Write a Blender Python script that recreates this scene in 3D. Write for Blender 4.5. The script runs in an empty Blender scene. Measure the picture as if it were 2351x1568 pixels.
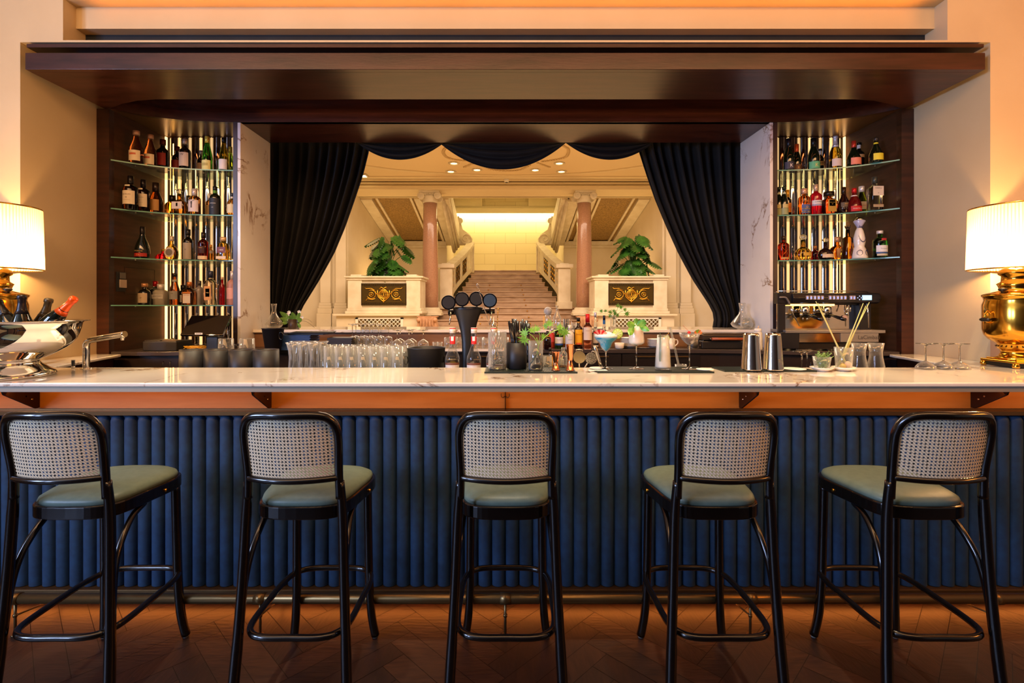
import bpy, bmesh, math, random
from math import sin, cos, pi, radians, sqrt
from mathutils import Vector, Matrix
random.seed(7)
C = bpy.context.scene.collection
F = 1150.0           # focal length in pixels of the 2351 px frame
XC, YH, HC = 1160.0, 705.0, 1.5
def W(px, py, Y):    # a measured picture point at a known depth -> world
    return Vector(((px-XC)*Y/F, Y, HC+(YH-py)*Y/F))
def PX(px, Y): return (px-XC)*Y/F
# ---------------------------------------------------------------- camera, world, exposure
cd = bpy.data.cameras.new('camera'); cam = bpy.data.objects.new('camera', cd); C.objects.link(cam)
cam.location = (0, 0, HC); cam.rotation_euler = (pi/2, 0, 0)
cd.sensor_width = 36; cd.lens = F/2351*36; cd.shift_x = 15.5/2351; cd.shift_y = -79/2351
cd.clip_start = .05; cd.clip_end = 100
sc = bpy.context.scene; sc.camera = cam
sc.view_settings.view_transform = 'Standard'; sc.view_settings.look = 'None'
sc.view_settings.exposure = 0.0; sc.view_settings.gamma = 1; sc.view_settings.use_curve_mapping = False
sc.cycles.use_denoising = True
sc.cycles.max_bounces = 9; sc.cycles.diffuse_bounces = 3; sc.cycles.glossy_bounces = 4
sc.cycles.transmission_bounces = 7; sc.cycles.transparent_max_bounces = 24
sc.cycles.caustics_reflective = False; sc.cycles.caustics_refractive = False
sc.cycles.sample_clamp_indirect = 4.0; sc.cycles.blur_glossy = 0.3
w = bpy.data.worlds.new('world'); sc.world = w; w.use_nodes = True
w.node_tree.nodes['Background'].inputs[0].default_value = (1, .72, .45, 1)
w.node_tree.nodes['Background'].inputs[1].default_value = 0.05

def lin(h):
    h = h.lstrip('#'); o = []
    for i in (0, 2, 4):
        c = int(h[i:i+2], 16)/255; o.append(c/12.92 if c <= .04045 else ((c+.055)/1.055)**2.4)
    return (*o, 1)
def area(name, loc, rot, sx, sy, e, col, spread=180):
    l = bpy.data.lights.new(name, 'AREA'); l.shape = 'RECTANGLE'; l.size = sx; l.size_y = sy
    l.energy = e; l.color = lin(col)[:3]; l.spread = radians(spread)
    o = bpy.data.objects.new(name, l); C.objects.link(o); o.location = loc; o.rotation_euler = [radians(a) for a in rot]; return o
def spot(name, loc, tgt, e, col, ang=60, rad=.04, blend=.6):
    l = bpy.data.lights.new(name, 'SPOT'); l.energy = e; l.color = lin(col)[:3]; l.spot_size = radians(ang)
    l.spot_blend = blend; l.shadow_soft_size = rad
    o = bpy.data.objects.new(name, l); C.objects.link(o); o.location = loc
    o.rotation_euler = (Vector(tgt)-Vector(loc)).to_track_quat('-Z', 'Y').to_euler(); return o
def point(name, loc, e, col, rad=.05):
    l = bpy.data.lights.new(name, 'POINT'); l.energy = e; l.color = lin(col)[:3]; l.shadow_soft_size = rad
    o = bpy.data.objects.new(name, l); C.objects.link(o); o.location = loc; return o
# daylight through the two tall windows of the left wall behind the camera
for i, y in enumerate((-3.2, -1.0)):
    area('window_daylight', (-5.4, y, 2.55), (0, -90, 0), 1.7, 1.3, 245, '#B4CCFF')
# warm fill added at the opposite side wall, tints the left reveal orange
area('side_fill_warm', (5.4, 1.0, 2.9), (0, 90, 0), .4, 1.6, 60, '#FF9632')
# added warm fill tilted at the bar wall, then the ceiling downlights
area('room_warm_fill', (0, .4, 3.7), (62, 0, 0), 7, .8, 88, '#FFBE7C', 112)
for x in (-2.6, -1.3, 0, 1.3, 2.6):
    spot('bar_downlight', (x, 2.45, 3.95), (x, 2.72, 1.1), 235, '#FFE6BC', 40)
# warm strips the joinery holds
area('counter_led', (0, 2.38, 1.098), (40, 0, 0), 7.2, .03, 8, '#FFA048')
area('plinth_led', (0, 2.535, .055), (-60, 0, 0), 7.2, .02, 6.5, '#FF8A38')
area('niche_cove', (0, 3.175, 3.19), (175, 0, 0), 5.3, .02, 2.6, '#FF9A3A', 50)
area('header_cove', (0, 3.8, 3.16), (0, 0, 0), 4.2, .05, 1.6, '#FF7A3A')
for x in (-1.7, -.6, .6, 1.7):
    spot('canopy_downlight', (x, 3.4, 2.98), (x, 3.75, 1.1), 45, '#FFCF8C', 85)
# the stair hall
area('hall_ceiling_glow', (0, 8.2, 4.4), (0, 0, 0), 9, 3, 600, '#FFE2C4')
area('stair_led', (0, 18.2, 4.85), (25, 0, 0), 3.7, .08, 34, '#FFE6A4')
area('landing_glow', (0, 15.6, 5.6), (0, 0, 0), 3, 2, 75, '#FFDE98')
for x in (-3.0, 3.0):
    area('bay_glow', (x, 13.6, 1.6), (180, 0, 0), 1.2, 1.2, 34, '#FFD08A')
# ---------------------------------------------------------------- mesh helpers
_tc = {}
def text_tris(s):
    if s not in _tc:
        cu = bpy.data.curves.new('t', 'FONT'); cu.body = s; cu.align_x = 'CENTER'; cu.align_y = 'CENTER'; cu.resolution_u = 3
        o = bpy.data.objects.new('t', cu); C.objects.link(o)
        me = bpy.data.meshes.new_from_object(o.evaluated_get(bpy.context.evaluated_depsgraph_get()))
        _tc[s] = ([(v.co.x, v.co.y) for v in me.vertices], [tuple(p.vertices) for p in me.polygons])
        bpy.data.objects.remove(o); bpy.data.meshes.remove(me); bpy.data.curves.remove(cu)
    return _tc[s]
def sup(t, sq):
    c, s = cos(t), sin(t)
    if sq == 2: return c, s
    return math.copysign(abs(c)**(2/sq), c), math.copysign(abs(s)**(2/sq), s)
class MB:
    def __init__(s): s.v = []; s.f = []; s.m = []; s.sm = []; s.M = Matrix(); s.uv = None
    def add(s, vs, fs, mi=0, smooth=False):
        b = len(s.v); s.v += [s.M @ Vector(p) for p in vs]
        s.f += [tuple(b+i for i in f) for f in fs]; s.m += [mi]*len(fs); s.sm += [smooth]*len(fs); return s
    def box(s, x0, x1, y0, y1, z0, z1, mi=0):
        return s.add([(x, y, z) for z in (z0, z1) for y in (y0, y1) for x in (x0, x1)],
                     [(0, 2, 3, 1), (4, 5, 7, 6), (0, 1, 5, 4), (2, 6, 7, 3), (0, 4, 6, 2), (1, 3, 7, 5)], mi)
    def tube(s, pts, r, n=10, mi=0, closed=False, caps=True):
        pts = [Vector(p) for p in pts]; k = len(pts); rs = r if isinstance(r, (list, tuple)) else [r]*k
        vs = []; up = None
        for i, p in enumerate(pts):
            if closed: t = pts[(i+1) % k]-pts[i-1]
            else: t = pts[min(i+1, k-1)]-pts[max(i-1, 0)]
            t.normalize()
            if up is None: up = Vector((0, 0, 1)) if abs(t.z) < .9 else Vector((1, 0, 0))
            a = t.cross(up)
            if a.length < 1e-5: a = t.cross(Vector((0, 1, 0)))
            a.normalize(); b = a.cross(t); b.normalize(); up = b
            vs += [p+(a*cos(2*pi*j/n)+b*sin(2*pi*j/n))*rs[i] for j in range(n)]
        fs = []
        for i in range(k if closed else k-1):
            i2 = (i+1) % k
            fs += [(i*n+j, i*n+(j+1) % n, i2*n+(j+1) % n, i2*n+j) for j in range(n)]
        s.add(vs, fs, mi, True)
        if caps and not closed:
            b = len(s.v)-k*n
            s.f += [tuple(b+j for j in range(n)), tuple(b+(k-1)*n+j for j in reversed(range(n)))]; s.m += [mi]*2; s.sm += [False]*2
        return s
    def lathe(s, prof, c=(0, 0, 0), n=24, mi=0, sy=1, sq=2, flute=0, fa=0, smooth=True, axis='z'):
        vs = []; k = len(prof)
        for r, z in prof:
            for j in range(n):
                t = 2*pi*j/n; x, y = sup(t, sq); q = r*(1+fa*cos(flute*t)) if flute else r
                p = (x*q, y*q*sy, z)
                if axis == 'y': p = (p[0], z, p[1])
                if axis == 'x': p = (z, p[0], p[1])
                vs.append((c[0]+p[0], c[1]+p[1], c[2]+p[2]))
        fs = [(i*n+j, i*n+(j+1) % n, (i+1)*n+(j+1) % n, (i+1)*n+j) for i in range(k-1) for j in range(n)]
        s.add(vs, fs, mi, smooth); b = len(s.v)-k*n
        if prof[0][0] > 1e-6: s.f.append(tuple(b+j for j in reversed(range(n)))); s.m.append(mi); s.sm.append(False)
        if prof[-1][0] > 1e-6: s.f.append(tuple(b+(k-1)*n+j for j in range(n))); s.m.append(mi); s.sm.append(False)
        return s
    def shell(s, prof, t=.0015, **k):    # thin open vessel: outside up, inside down
        inner = [(max(r-t, 0), z) for r, z in reversed(prof) if r > t]
        return s.lathe([(0, prof[0][1])]+list(prof)+inner+[(0, prof[0][1]+t*2)], **k)
    def prism(s, poly, a, b, plane='xy', mi=0):
        n = len(poly)
        g = {'xy': lambda u, v, w: (u, v, w), 'xz': lambda u, v, w: (u, w, v), 'yz': lambda u, v, w: (w, u, v)}[plane]
        vs = [g(u, v, a) for u, v in poly]+[g(u, v, b) for u, v in poly]
        return s.add(vs, [tuple(reversed(range(n))), tuple(range(n, 2*n))]+[(i, (i+1) % n, n+(i+1) % n, n+i) for i in range(n)], mi)
    def grid(s, fn, nu, nv, mi=0, smooth=True):
        return s.add([fn(i/nu, j/nv) for j in range(nv+1) for i in range(nu+1)],
                     [(j*(nu+1)+i, j*(nu+1)+i+1, (j+1)*(nu+1)+i+1, (j+1)*(nu+1)+i) for j in range(nv) for i in range(nu)], mi, smooth)
    def text(s, txt, size, x=0, y=0, z=0, mi=0, wrap=None):   # upright, facing -y
        vs, fs = text_tris(txt)
        if wrap: P = [((wrap+.0006)*sin((a*size+x)/wrap), y-(wrap+.0006)*cos((a*size+x)/wrap), z+b*size) for a, b in vs]
        else: P = [(x+a*size, y, z+b*size) for a, b in vs]
        return s.add(P, fs, mi)
    def patch(s, R, z0, z1, a, mi=0, n=10, sy=1):
        return s.grid(lambda u, v: (R*sin(-a+2*a*u), -R*sy*cos(-a+2*a*u), z0+(z1-z0)*v), n, 1, mi)
    def ball(s, c, r, mi=0, n=12, sz=1, sy=1):
        return s.lathe([(max(r*sin(pi*i/(n//2)), 0), -r*sz*cos(pi*i/(n//2))) for i in range(n//2+1)], c, n, mi, sy)
    def build(s, name, mats, parent=None, loc=None, label=None, bevel=0, seg=2, fix=True):
        me = bpy.data.meshes.new(name); me.from_pydata([tuple(p) for p in s.v], [], s.f)
        for m in (mats if isinstance(mats, (list, tuple)) else [mats]): me.materials.append(m)
        me.polygons.foreach_set('material_index', s.m); me.polygons.foreach_set('use_smooth', s.sm)
        if fix:
            bm = bmesh.new(); bm.from_mesh(me); bmesh.ops.recalc_face_normals(bm, faces=bm.faces); bm.to_mesh(me); bm.free()
        o = bpy.data.objects.new(name, me); C.objects.link(o)
        if parent: o.parent = parent
        if loc is not None: o.location = loc
        if label: o['label'] = label
        if bevel:
            md = o.modifiers.new('b', 'BEVEL'); md.width = bevel; md.segments = seg; md.limit_method = 'ANGLE'; md.angle_limit = radians(40)
            md.harden_normals = False
        return o
def tag(o, label, cat, group=None, kind=None):
    o['label'] = label; o['category'] = cat
    if group: o['group'] = group
    if kind: o['kind'] = kind
    return o
def thing(name, label, cat, loc=(0, 0, 0), rz=0, group=None):
    o = bpy.data.objects.new(name, None); C.objects.link(o); o.location = loc; o.rotation_euler = (0, 0, rz)
    o.empty_display_size = .05
    return tag(o, label, cat, group)
def struct(name, mb, m, label, **k):
    o = mb.build(name, m, **k); o['kind'] = 'structure'; o['label'] = label; o['category'] = name.split('_')[0]; return o
def dup(root, loc, rz=None, label=None):
    r = root.copy(); C.objects.link(r); r.location = loc
    if rz is not None: r.rotation_euler = (0, 0, rz)
    if label: r['label'] = label
    for ch in list(root.children):
        c = ch.copy(); C.objects.link(c); c.parent = r
        for g in list(ch.children):
            d = g.copy(); C.objects.link(d); d.parent = c
    return r
def spline(pts, n=8):
    pts = [Vector(p) for p in pts]; out = []
    for i in range(len(pts)-1):
        p0 = pts[max(i-1, 0)]; p1 = pts[i]; p2 = pts[i+1]; p3 = pts[min(i+2, len(pts)-1)]
        for j in range(n):
            t = j/n
            out.append(.5*((2*p1)+(p2-p0)*t+(2*p0-5*p1+4*p2-p3)*t*t+(3*p1-p0-3*p2+p3)*t**3))
    out.append(pts[-1]); return out
# ---------------------------------------------------------------- materials
_mc = {}
def P(name, col, rough=.5, metal=0, **k):
    key = (name,)
    if key in _mc: return _mc[key]
    m = bpy.data.materials.new(name); m.use_nodes = True; b = m.node_tree.nodes['Principled BSDF']
    b.inputs['Base Color'].default_value = lin(col); b.inputs['Roughness'].default_value = rough; b.inputs['Metallic'].default_value = metal
    for a, v in k.items():
        n = {'trans': 'Transmission Weight', 'ior': 'IOR', 'coat': 'Coat Weight', 'spec': 'Specular IOR Level', 'sheen': 'Sheen Weight', 'em': 'Emission Strength', 'emc': 'Emission Color', 'sss': 'Subsurface Weight', 'alpha': 'Alpha', 'aniso': 'Anisotropic'}[a]
        b.inputs[n].default_value = lin(v) if a == 'emc' else v
    _mc[key] = m; return m
def nt(m): return m.node_tree.nodes, m.node_tree.links
def bsdf(m): return m.node_tree.nodes['Principled BSDF']
def ramp(nodes, stops):
    r = nodes.new('ShaderNodeValToRGB'); e = r.color_ramp.elements
    while len(e) < len(stops): e.new(.5)
    for i, (p, c) in enumerate(stops): e[i].position = p; e[i].color = lin(c) if isinstance(c, str) else (c, c, c, 1)
    return r
def noise(nodes, links, scale, detail=4, coord='Object', sxyz=(1, 1, 1), dist=0, rough=.5):
    tc = nodes.new('ShaderNodeTexCoord'); mp = nodes.new('ShaderNodeMapping'); mp.inputs['Scale'].default_value = sxyz
    n = nodes.new('ShaderNodeTexNoise'); n.inputs['Scale'].default_value = scale; n.inputs['Detail'].default_value = detail
    n.inputs['Distortion'].default_value = dist; n.inputs['Roughness'].default_value = rough
    links.new(tc.outputs[coord], mp.inputs[0]); links.new(mp.outputs[0], n.inputs['Vector']); return n
def noisy(name, c1, c2, scale, rough=.5, sxyz=(1, 1, 1), bump=0, bscale=None, metal=0, dist=0, lo=.35, hi=.65, **k):
    if (name,) in _mc: return _mc[(name,)]
    m = P(name, c1, rough, metal, **k); N, L = nt(m); n = noise(N, L, scale, 5, sxyz=sxyz, dist=dist); r = ramp(N, [(lo, c1), (hi, c2)])
    L.new(n.outputs['Fac'], r.inputs[0]); L.new(r.outputs[0], bsdf(m).inputs['Base Color'])
    if bump:
        n2 = noise(N, L, bscale or scale, 4, sxyz=sxyz); bp = N.new('ShaderNodeBump'); bp.inputs['Strength'].default_value = bump; bp.inputs['Distance'].default_value = .01
        L.new(n2.outputs['Fac'], bp.inputs['Height']); L.new(bp.outputs[0], bsdf(m).inputs['Normal'])
    return m
def marble(name, base, vein, scale=1.2, rough=.12, amt=1.0, coat=.3):
    m = P(name, base, rough, coat=coat); N, L = nt(m)
    n = noise(N, L, scale, 8, dist=.7, rough=.6); s = N.new('ShaderNodeMath'); s.operation = 'SUBTRACT'; s.inputs[1].default_value = .5
    a = N.new('ShaderNodeMath'); a.operation = 'ABSOLUTE'; L.new(n.outputs['Fac'], s.inputs[0]); L.new(s.outputs[0], a.inputs[0])
    r = ramp(N, [(0, 1.0), (.016, 0.0)]); L.new(a.outputs[0], r.inputs[0])
    n2 = noise(N, L, scale*1.7, 3); r2 = ramp(N, [(.5, 0.0), (.62, amt)]); L.new(n2.outputs['Fac'], r2.inputs[0])
    mu = N.new('ShaderNodeMath'); mu.operation = 'MULTIPLY'; L.new(r.outputs[0], mu.inputs[0]); L.new(r2.outputs[0], mu.inputs[1])
    n3 = noise(N, L, scale*3, 5); mx0 = N.new('ShaderNodeMixRGB'); mx0.inputs[1].default_value = lin(base); mx0.inputs[2].default_value = tuple(x*.86 for x in lin(base)[:3])+(1,)
    L.new(n3.outputs['Fac'], mx0.inputs[0])
    mx = N.new('ShaderNodeMixRGB'); mx.inputs[2].default_value = lin(vein); L.new(mx0.outputs[0], mx.inputs[1]); L.new(mu.outputs[0], mx.inputs[0])
    L.new(mx.outputs[0], bsdf(m).inputs['Base Color']); return m
def emis(name, col, s):
    if (name,) in _mc: return _mc[(name,)]
    m = P(name, col, .5); b = bsdf(m); b.inputs['Emission Color'].default_value = lin(col); b.inputs['Emission Strength'].default_value = s; return m
def thin_glass(name, tint='#FFFFFF', refl=.55, pw_=2.2, lo_=.05):
    if (name,) in _mc: return _mc[(name,)]
    m = bpy.data.materials.new(name); m.use_nodes = True; N, L = nt(m); N.remove(N['Principled BSDF'])
    t = N.new('ShaderNodeBsdfTransparent'); t.inputs[0].default_value = lin(tint); g = N.new('ShaderNodeBsdfGlossy'); g.inputs['Roughness'].default_value = .04
    lw = N.new('ShaderNodeLayerWeight'); lw.inputs[0].default_value = .5; pw = N.new('ShaderNodeMath'); pw.operation = 'POWER'; pw.inputs[1].default_value = pw_
    ma = N.new('ShaderNodeMath'); ma.operation = 'MULTIPLY_ADD'; ma.inputs[1].default_value = refl; ma.inputs[2].default_value = lo_; ma.use_clamp = True
    mx = N.new('ShaderNodeMixShader'); L.new(lw.outputs['Facing'], pw.inputs[0]); L.new(pw.outputs[0], ma.inputs[0]); L.new(ma.outputs[0], mx.inputs[0])
    df = N.new('ShaderNodeBsdfTranslucent'); d2 = N.new('ShaderNodeBsdfDiffuse'); m3 = N.new('ShaderNodeMixShader'); m4 = N.new('ShaderNodeMixShader'); m4.inputs[0].default_value = .45
    L.new(df.outputs[0], m3.inputs[1]); L.new(d2.outputs[0], m3.inputs[2]); L.new(g.outputs[0], m4.inputs[1]); L.new(m3.outputs[0], m4.inputs[2])
    for q in (df, d2): q.inputs[0].default_value = (.9, .9, .88, 1)  # white diffuse mixed in towards the edges, painted stand-in for refracted sparkle
    L.new(t.outputs[0], mx.inputs[1]); L.new(m4.outputs[0], mx.inputs[2]); L.new(mx.outputs[0], N['Material Output'].inputs[0]); _mc[(name,)] = m; return m
def liquid(col, rough=.02): return P('glass_'+col, col, rough, trans=1, ior=1.4)
def darkglass(col): return P('dark_'+col, col, .05, coat=.4)
def paper(col): return P('paper_'+col, col, .6)
def foil(col): return P('foil_'+col, col, .32, .35)
M_wood = noisy('dark_wood', '#2A140C', '#3E2014', 3, .3, (1, 1, 12), bump=.03, bscale=20)
M_woodh = noisy('dark_wood_long', '#2C150C', '#43231A', 3, .28, (1, 9, 9), bump=.03, bscale=20)
M_wall = noisy('wall_paint', '#CFB88F', '#D3BD95', 3, .85, bump=.05, bscale=160)
M_marble = marble('counter_marble', '#F2EADC', '#8A6238', 1.5, .07)
M_marble2 = marble('pillar_marble', '#ECE8E4', '#8C6A48', 2.0, .22)
M_brass = P('brass', '#E0A63C', .16, 1); M_bronze = P('bronze_metal', '#6E5636', .38, .8)
M_chrome = P('chrome', '#E8E4DC', .05, 1); M_steel = P('brushed_steel', '#C9C2B6', .25, 1)
M_black = P('black_matt', '#17161A', .5); M_blackg = P('black_gloss', '#0C0B0D', .14, coat=.3)
M_copper = P('copper', '#E59768', .16, 1); M_white = P('white_glaze', '#F1EBE0', .25, coat=.4)
M_glass = thin_glass('clear_glass'); M_glass2 = thin_glass('soft_glass', '#F8F8F6', 1.0, 1.7, .06)
M_velvet = noisy('black_velvet', '#07080A', '#0E1013', 8, .8, spec=.35)
M_stone = noisy('cream_stone', '#E6D9BF', '#D8C8AA', 5, .6, bump=.04, bscale=60)
M_stone2 = noisy('pale_plaster', '#E8D8BA', '#E2D0AE', 2, .75)
M_pink = noisy('pink_granite', '#B98A6E', '#A3785F', 60, .2, coat=.4)
M_leaf = noisy('leaf_green', '#1F5A18', '#4C8A2C', 9, .4); M_leafd = noisy('leaf_dark', '#173F14', '#3C6E26', 6, .35)
# ---------------------------------------------------------------- the bar room
mb = MB(); mb.uv = 1
def herringbone():
    b = MB(); Lp, Wd = .62, .105; tones = 6; th = radians(45)
    for i in range(-62, 63):
        for j in range(-22, 23):
            # classic herringbone lattice: pairs of perpendicular boards
            ox = i*Wd+j*Lp; oy = i*Wd-j*Lp
            for k in (0, 1):
                x0, y0, dx, dy = (ox, oy, Lp, Wd) if k == 0 else (ox+Lp-0*Wd, oy-Lp+Wd, Wd, Lp)
                cx, cy = x0+dx/2, y0+dy/2
                X = cx*cos(th)-cy*sin(th); Y = cx*sin(th)+cy*cos(th)-.5
                if not (-5.4 < X < 5.4 and -1.5 < Y < 3.0): continue
                g = .0012
                q = [(x0+g, y0+g), (x0+dx-g, y0+g), (x0+dx-g, y0+dy-g), (x0+g, y0+dy-g)]
                b.add([(x*cos(th)-y*sin(th), x*sin(th)+y*cos(th)-.5, 0.0) for x, y in q], [(0, 1, 2, 3)], random.randrange(tones))
    return b
b = herringbone(); b.box(-5.6, 5.6, -5.2, 4.9, -.1, -.002, 6)
fl = []
for i, (c1, c2) in enumerate((('#1C0E09', '#29150D'), ('#23120B', '#321B10'), ('#190C08', '#25120B'), ('#29150D', '#382013'), ('#20100A', '#2E180E'), ('#1A0E0B', '#28170F'))):
    fl.append(noisy('floor_board_%d' % i, c1, c2, 5, .42, (1, 5, 1) if i % 2 else (5, 1, 1), bump=.12, bscale=14, dist=1.5))
struct('floor', b, fl+[P('floor_joint', '#140A06', .7)], 'dark brown herringbone wooden floor of the bar room')
XR, DW, DB = 3.06, 3.16, 3.75
b = MB()
for s in (-1, 1):
    b.box(*sorted((s*XR, s*5.6)), DW, 4.4, 0, 4.3)
zt = HC+608*DW/F
b.box(-XR, -2.79, DW, 4.4, zt, 4.3); b.box(2.79, XR, DW, 4.4, zt, 4.3)
b.box(-2.79, 2.79, DW, 3.36, zt, zt+.013); b.box(-2.79, 2.79, 3.256, 4.4, 3.309, 3.449)
b.box(-2.79, 2.79, DW, 4.4, 3.449, 4.3)
struct('wall_front', b, M_wall, 'warm beige plaster wall around the bar niche')
struct('trim_1', MB().box(-2.79, 2.79, 3.33, 3.38, 3.185, 3.309), noisy('navy_slot', '#10151C', '#161C24', 8, .8), 'dark navy lining of the slot above the canopy')
struct('ceiling', MB().box(-5.6, 5.6, -5.2, 3.16, 4.0, 4.1), P('ceiling_paint', '#E5D3B4', .9), 'pale ceiling of the bar room')
b = MB().box(-5.6, -5.5, -5.2, -4.0, 0, 4.0).box(-5.6, -5.5, -2.4, -1.8, 0, 4.0).box(-5.6, -5.5, -.2, DW, 0, 4.0)
for y in (-4.0, -1.8): b.box(-5.6, -5.5, y, y+1.6, 0, .75).box(-5.6, -5.5, y, y+1.6, 3.5, 4.0)
struct('wall_left', b, M_wall, 'beige side wall with two tall windows')
struct('wall_right', MB().box(5.5, 5.6, -5.2, DW, 0, 4.0), M_wall, 'beige side wall on the lamp side')
struct('wall_back', MB().box(-5.5, 5.5, -5.2, -5.1, 0, 4.0), P('back_wall_dark', '#4A3A2C', .7), 'dark wall of the room opposite the bar')
# ---------------------------------------------------------------- front counter
t = thing('bar_counter', 'long white marble bar counter with a blue fluted upholstered front', 'bar counter')
half = [(3.9, 2.315), (3.9, 3.155), (3.055, 3.155), (3.055, 3.735), (2.89, 3.735), (2.845, 3.71), (2.83, 3.66), (2.80, 3.5), (2.70, 3.1), (2.645, 2.94), (2.60, 2.905)]
poly = half+[(-x, y) for x, y in reversed(half)]
MB().prism(poly, 1.13, 1.15).build('countertop', M_marble, t, bevel=.006, seg=3)
MB().box(-3.9, 3.9, 2.325, 2.36, 1.106, 1.13).build('edge_strip', P('edge_metal', '#A59A86', .45, .3), t)
MB().box(-3.9, 3.9, 2.36, 2.56, 1.112, 1.129).build('underside_board', M_bronze, t)
o = MB().box(-3.9, 3.9, 2.545, 2.58, .985, 1.112).build('apron_panel', noisy('apron_wood', '#B0742C', '#BC8038', 4, .45, (1, 8, 8)), t)
MB().box(-3.9, 3.9, 2.50, 2.58, .959, .979).box(-3.9, 3.9, 2.53, 2.58, .979, .987).build('bronze_moulding', M_bronze, t)
M_vel = noisy('blue_velvet', '#0E3050', '#123A5E', 30, .75, bump=.08, bscale=300)
pitch = 31.3*2.53/F; nt_ = 92
for grp in (0,):
    b = MB()
    for i in range(nt_):
        x = (i-nt_/2+.5)*pitch
        r = pitch*.5; n = 8
        for (za, zb) in ((.097, .955),):
            vs = []
            for z, rr in ((za, .93), (zb-.028, 1), (zb-.012, .86), (zb-.003, .6), (zb, .25)):
                for j in range(n+1):
                    a = pi*j/n; vs.append((x-cos(a)*r*(.99 if rr > .9 else .99*rr), 2.545-sin(a)*r*1.0*min(rr*1.05, 1), z))
            b.add(vs, [(k*(n+1)+j, k*(n+1)+j+1, (k+1)*(n+1)+j+1, (k+1)*(n+1)+j) for k in range(4) for j in range(n)], 0, True)
    b.box(-3.3, 3.3, 2.54, 2.6, .09, .957)
    b.build('fluted_upholstery', M_vel, t)
MB().box(-3.9, 3.9, 2.49, 2.60, .062, .094).build('lower_moulding', M_bronze, t, bevel=.003)
MB().box(-3.9, 3.9, 2.57, 2.85, 0, .062).build('plinth', P('plinth_dark', '#241810', .6), t)
MB().box(-3.9, 3.9, 2.60, 2.88, .062, 1.13).build('carcass', M_wood, t)
for s in (-1, 1):
    MB().prism([(x*s, y) for x, y in ((3.04, 3.0), (3.04, 3.73), (2.90, 3.70), (2.72, 3.0))], 0, 1.13).build('wing_carcass', M_wood, t)
MB().box(-2.6, 2.6, 2.905, 3.42, 1.02, 1.05).box(-2.6, 2.6, 3.38, 3.42, 0, 1.02).build('bartender_shelf', P('shelf_steel', '#5A5650', .4, .6), t)
bx = [-2.366, -1.19, 1.19, 2.366]
for i, x in enumerate(bx):
    k = thing('support_bracket', ['dark triangular steel bracket below the counter at the %s' % s for s in ('far left end', 'second barstool from the left', 'second barstool from the right', 'far right end')][i], 'bracket', (x, 0, 0), group='brackets under the counter')
    MB().prism([(2.35, 1.11), (2.542, 1.11), (2.542, .99), (2.52, .99), (2.36, 1.085)], -.004, .004, 'yz').build('plate', P('bracket_steel', '#3A2418', .35, .7), k)
    MB().lathe([(.004, 0), (.004, .004)], (0, 2.47, 1.06), 8, axis='x').lathe([(.004, -.005), (.004, .0)], (0, 2.47, 1.06), 8, axis='x').lathe([(.004, -.007), (.004, .007)], (0, 2.50, 1.04), 8, axis='x').build('screw', M_steel, k)
k = thing('bag_hook', 'small double bag hook under the middle of the counter', 'hook', (0, 2.545, 1.06))
MB().box(-.002, .002, -.02, 0, -.08, .052).build('joint_plate', P('bracket_steel', '#3A2418'), k)
for s in (-1, 1):
    MB().tube(spline([(0, -.01, -.01), (s*.012, -.02, -.016), (s*.02, -.024, -.008), (s*.02, -.024, .006)], 4), .0022, 6).build('hook_arm', M_bronze, k)
# foot rail
t = thing('foot_rail', 'long tubular bronze foot rail along the base of the bar', 'rail')
MB().tube([(-3.9, 2.29, .168), (3.9, 2.29, .168)], .0225, 16).build('rail_pipe', P('rail_bronze', '#7A6440', .33, .85), t)
for x in (-2.24, -1.12, 0, 1.12, 2.24):
    s_ = MB().tube([(x-.024, 2.29, .168), (x+.024, 2.29, .168)], .0255, 16).tube([(x, 2.29, .15), (x, 2.29, .006)], .006, 8)
    s_.lathe([(.016, 0), (.016, .006)], (x, 2.29, 0), 12).tube([(x, 2.29, .09), (x-.0, 2.57, .03)], .004, 6)
    s_.lathe([(.009, 0), (.009, .012)], (x, 2.29, .085), 8).build('rail_post', P('rail_bronze', '#7A6440'), t)
# ---------------------------------------------------------------- canopy
ZS = 2.985
t = thing('bar_canopy', 'wide dark wood canopy hanging over the bar niche', 'canopy')
MB().box(-3.0, 3.0, 3.14, 3.45, 3.128, 3.15).build('top_board', M_woodh, t)
MB().box(-2.78, 2.78, 3.25, 3.40, 3.089, 3.128).build('recess_board', P('recess_dark', '#1A0D08', .6), t)
MB().box(-3.0, 3.0, 3.13, 3.17, ZS, 3.089).build('fascia', M_woodh, t, bevel=.002)
h_ = [(3.0, 3.17), (3.0, 3.76), (2.93, 3.73), (2.80, 3.66), (2.65, 3.605), (2.5, 3.58)]
MB().prism(h_+[(-x, y) for x, y in reversed(h_)], ZS, ZS+.03).build('soffit_panel', M_woodh, t)
# shelf-front curve of the cabinets (left side, x<0), used for header, shelves, worktop
crv = spline([(-2.967, 3.77, 0), (-2.88, 3.85, 0), (-2.80, 3.91, 0), (-2.70, 3.97, 0), (-2.52, 4.025, 0), (-2.33, 4.055, 0), (-2.185, 4.065, 0)], 4)
crv = [(p.x, p.y) for p in crv]
full = crv+[(-x, y) for x, y in reversed(crv)]
b = MB()
for (z0, z1, off) in ((ZS-.0, ZS+.075, 0), (ZS+.075, ZS+.12, .03), (ZS+.12, ZS+.2, .05)):
    o1 = [(x, y+off-.04) for x, y in full]; o2 = [(x, y+off) for x, y in full]
    b.prism(o1+list(reversed(o2)), z0, z1)
b.build('curved_header', M_woodh, t)
MB().box(-3.0, 3.0, 3.45, 4.2, ZS+.2, ZS+.22).build('cove_lid', P('cove_red', '#4A2214', .6), t)
MB().box(-2.155, 2.155, 4.02, 4.52, ZS, ZS+.03).build('opening_soffit', M_woodh, t)
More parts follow.
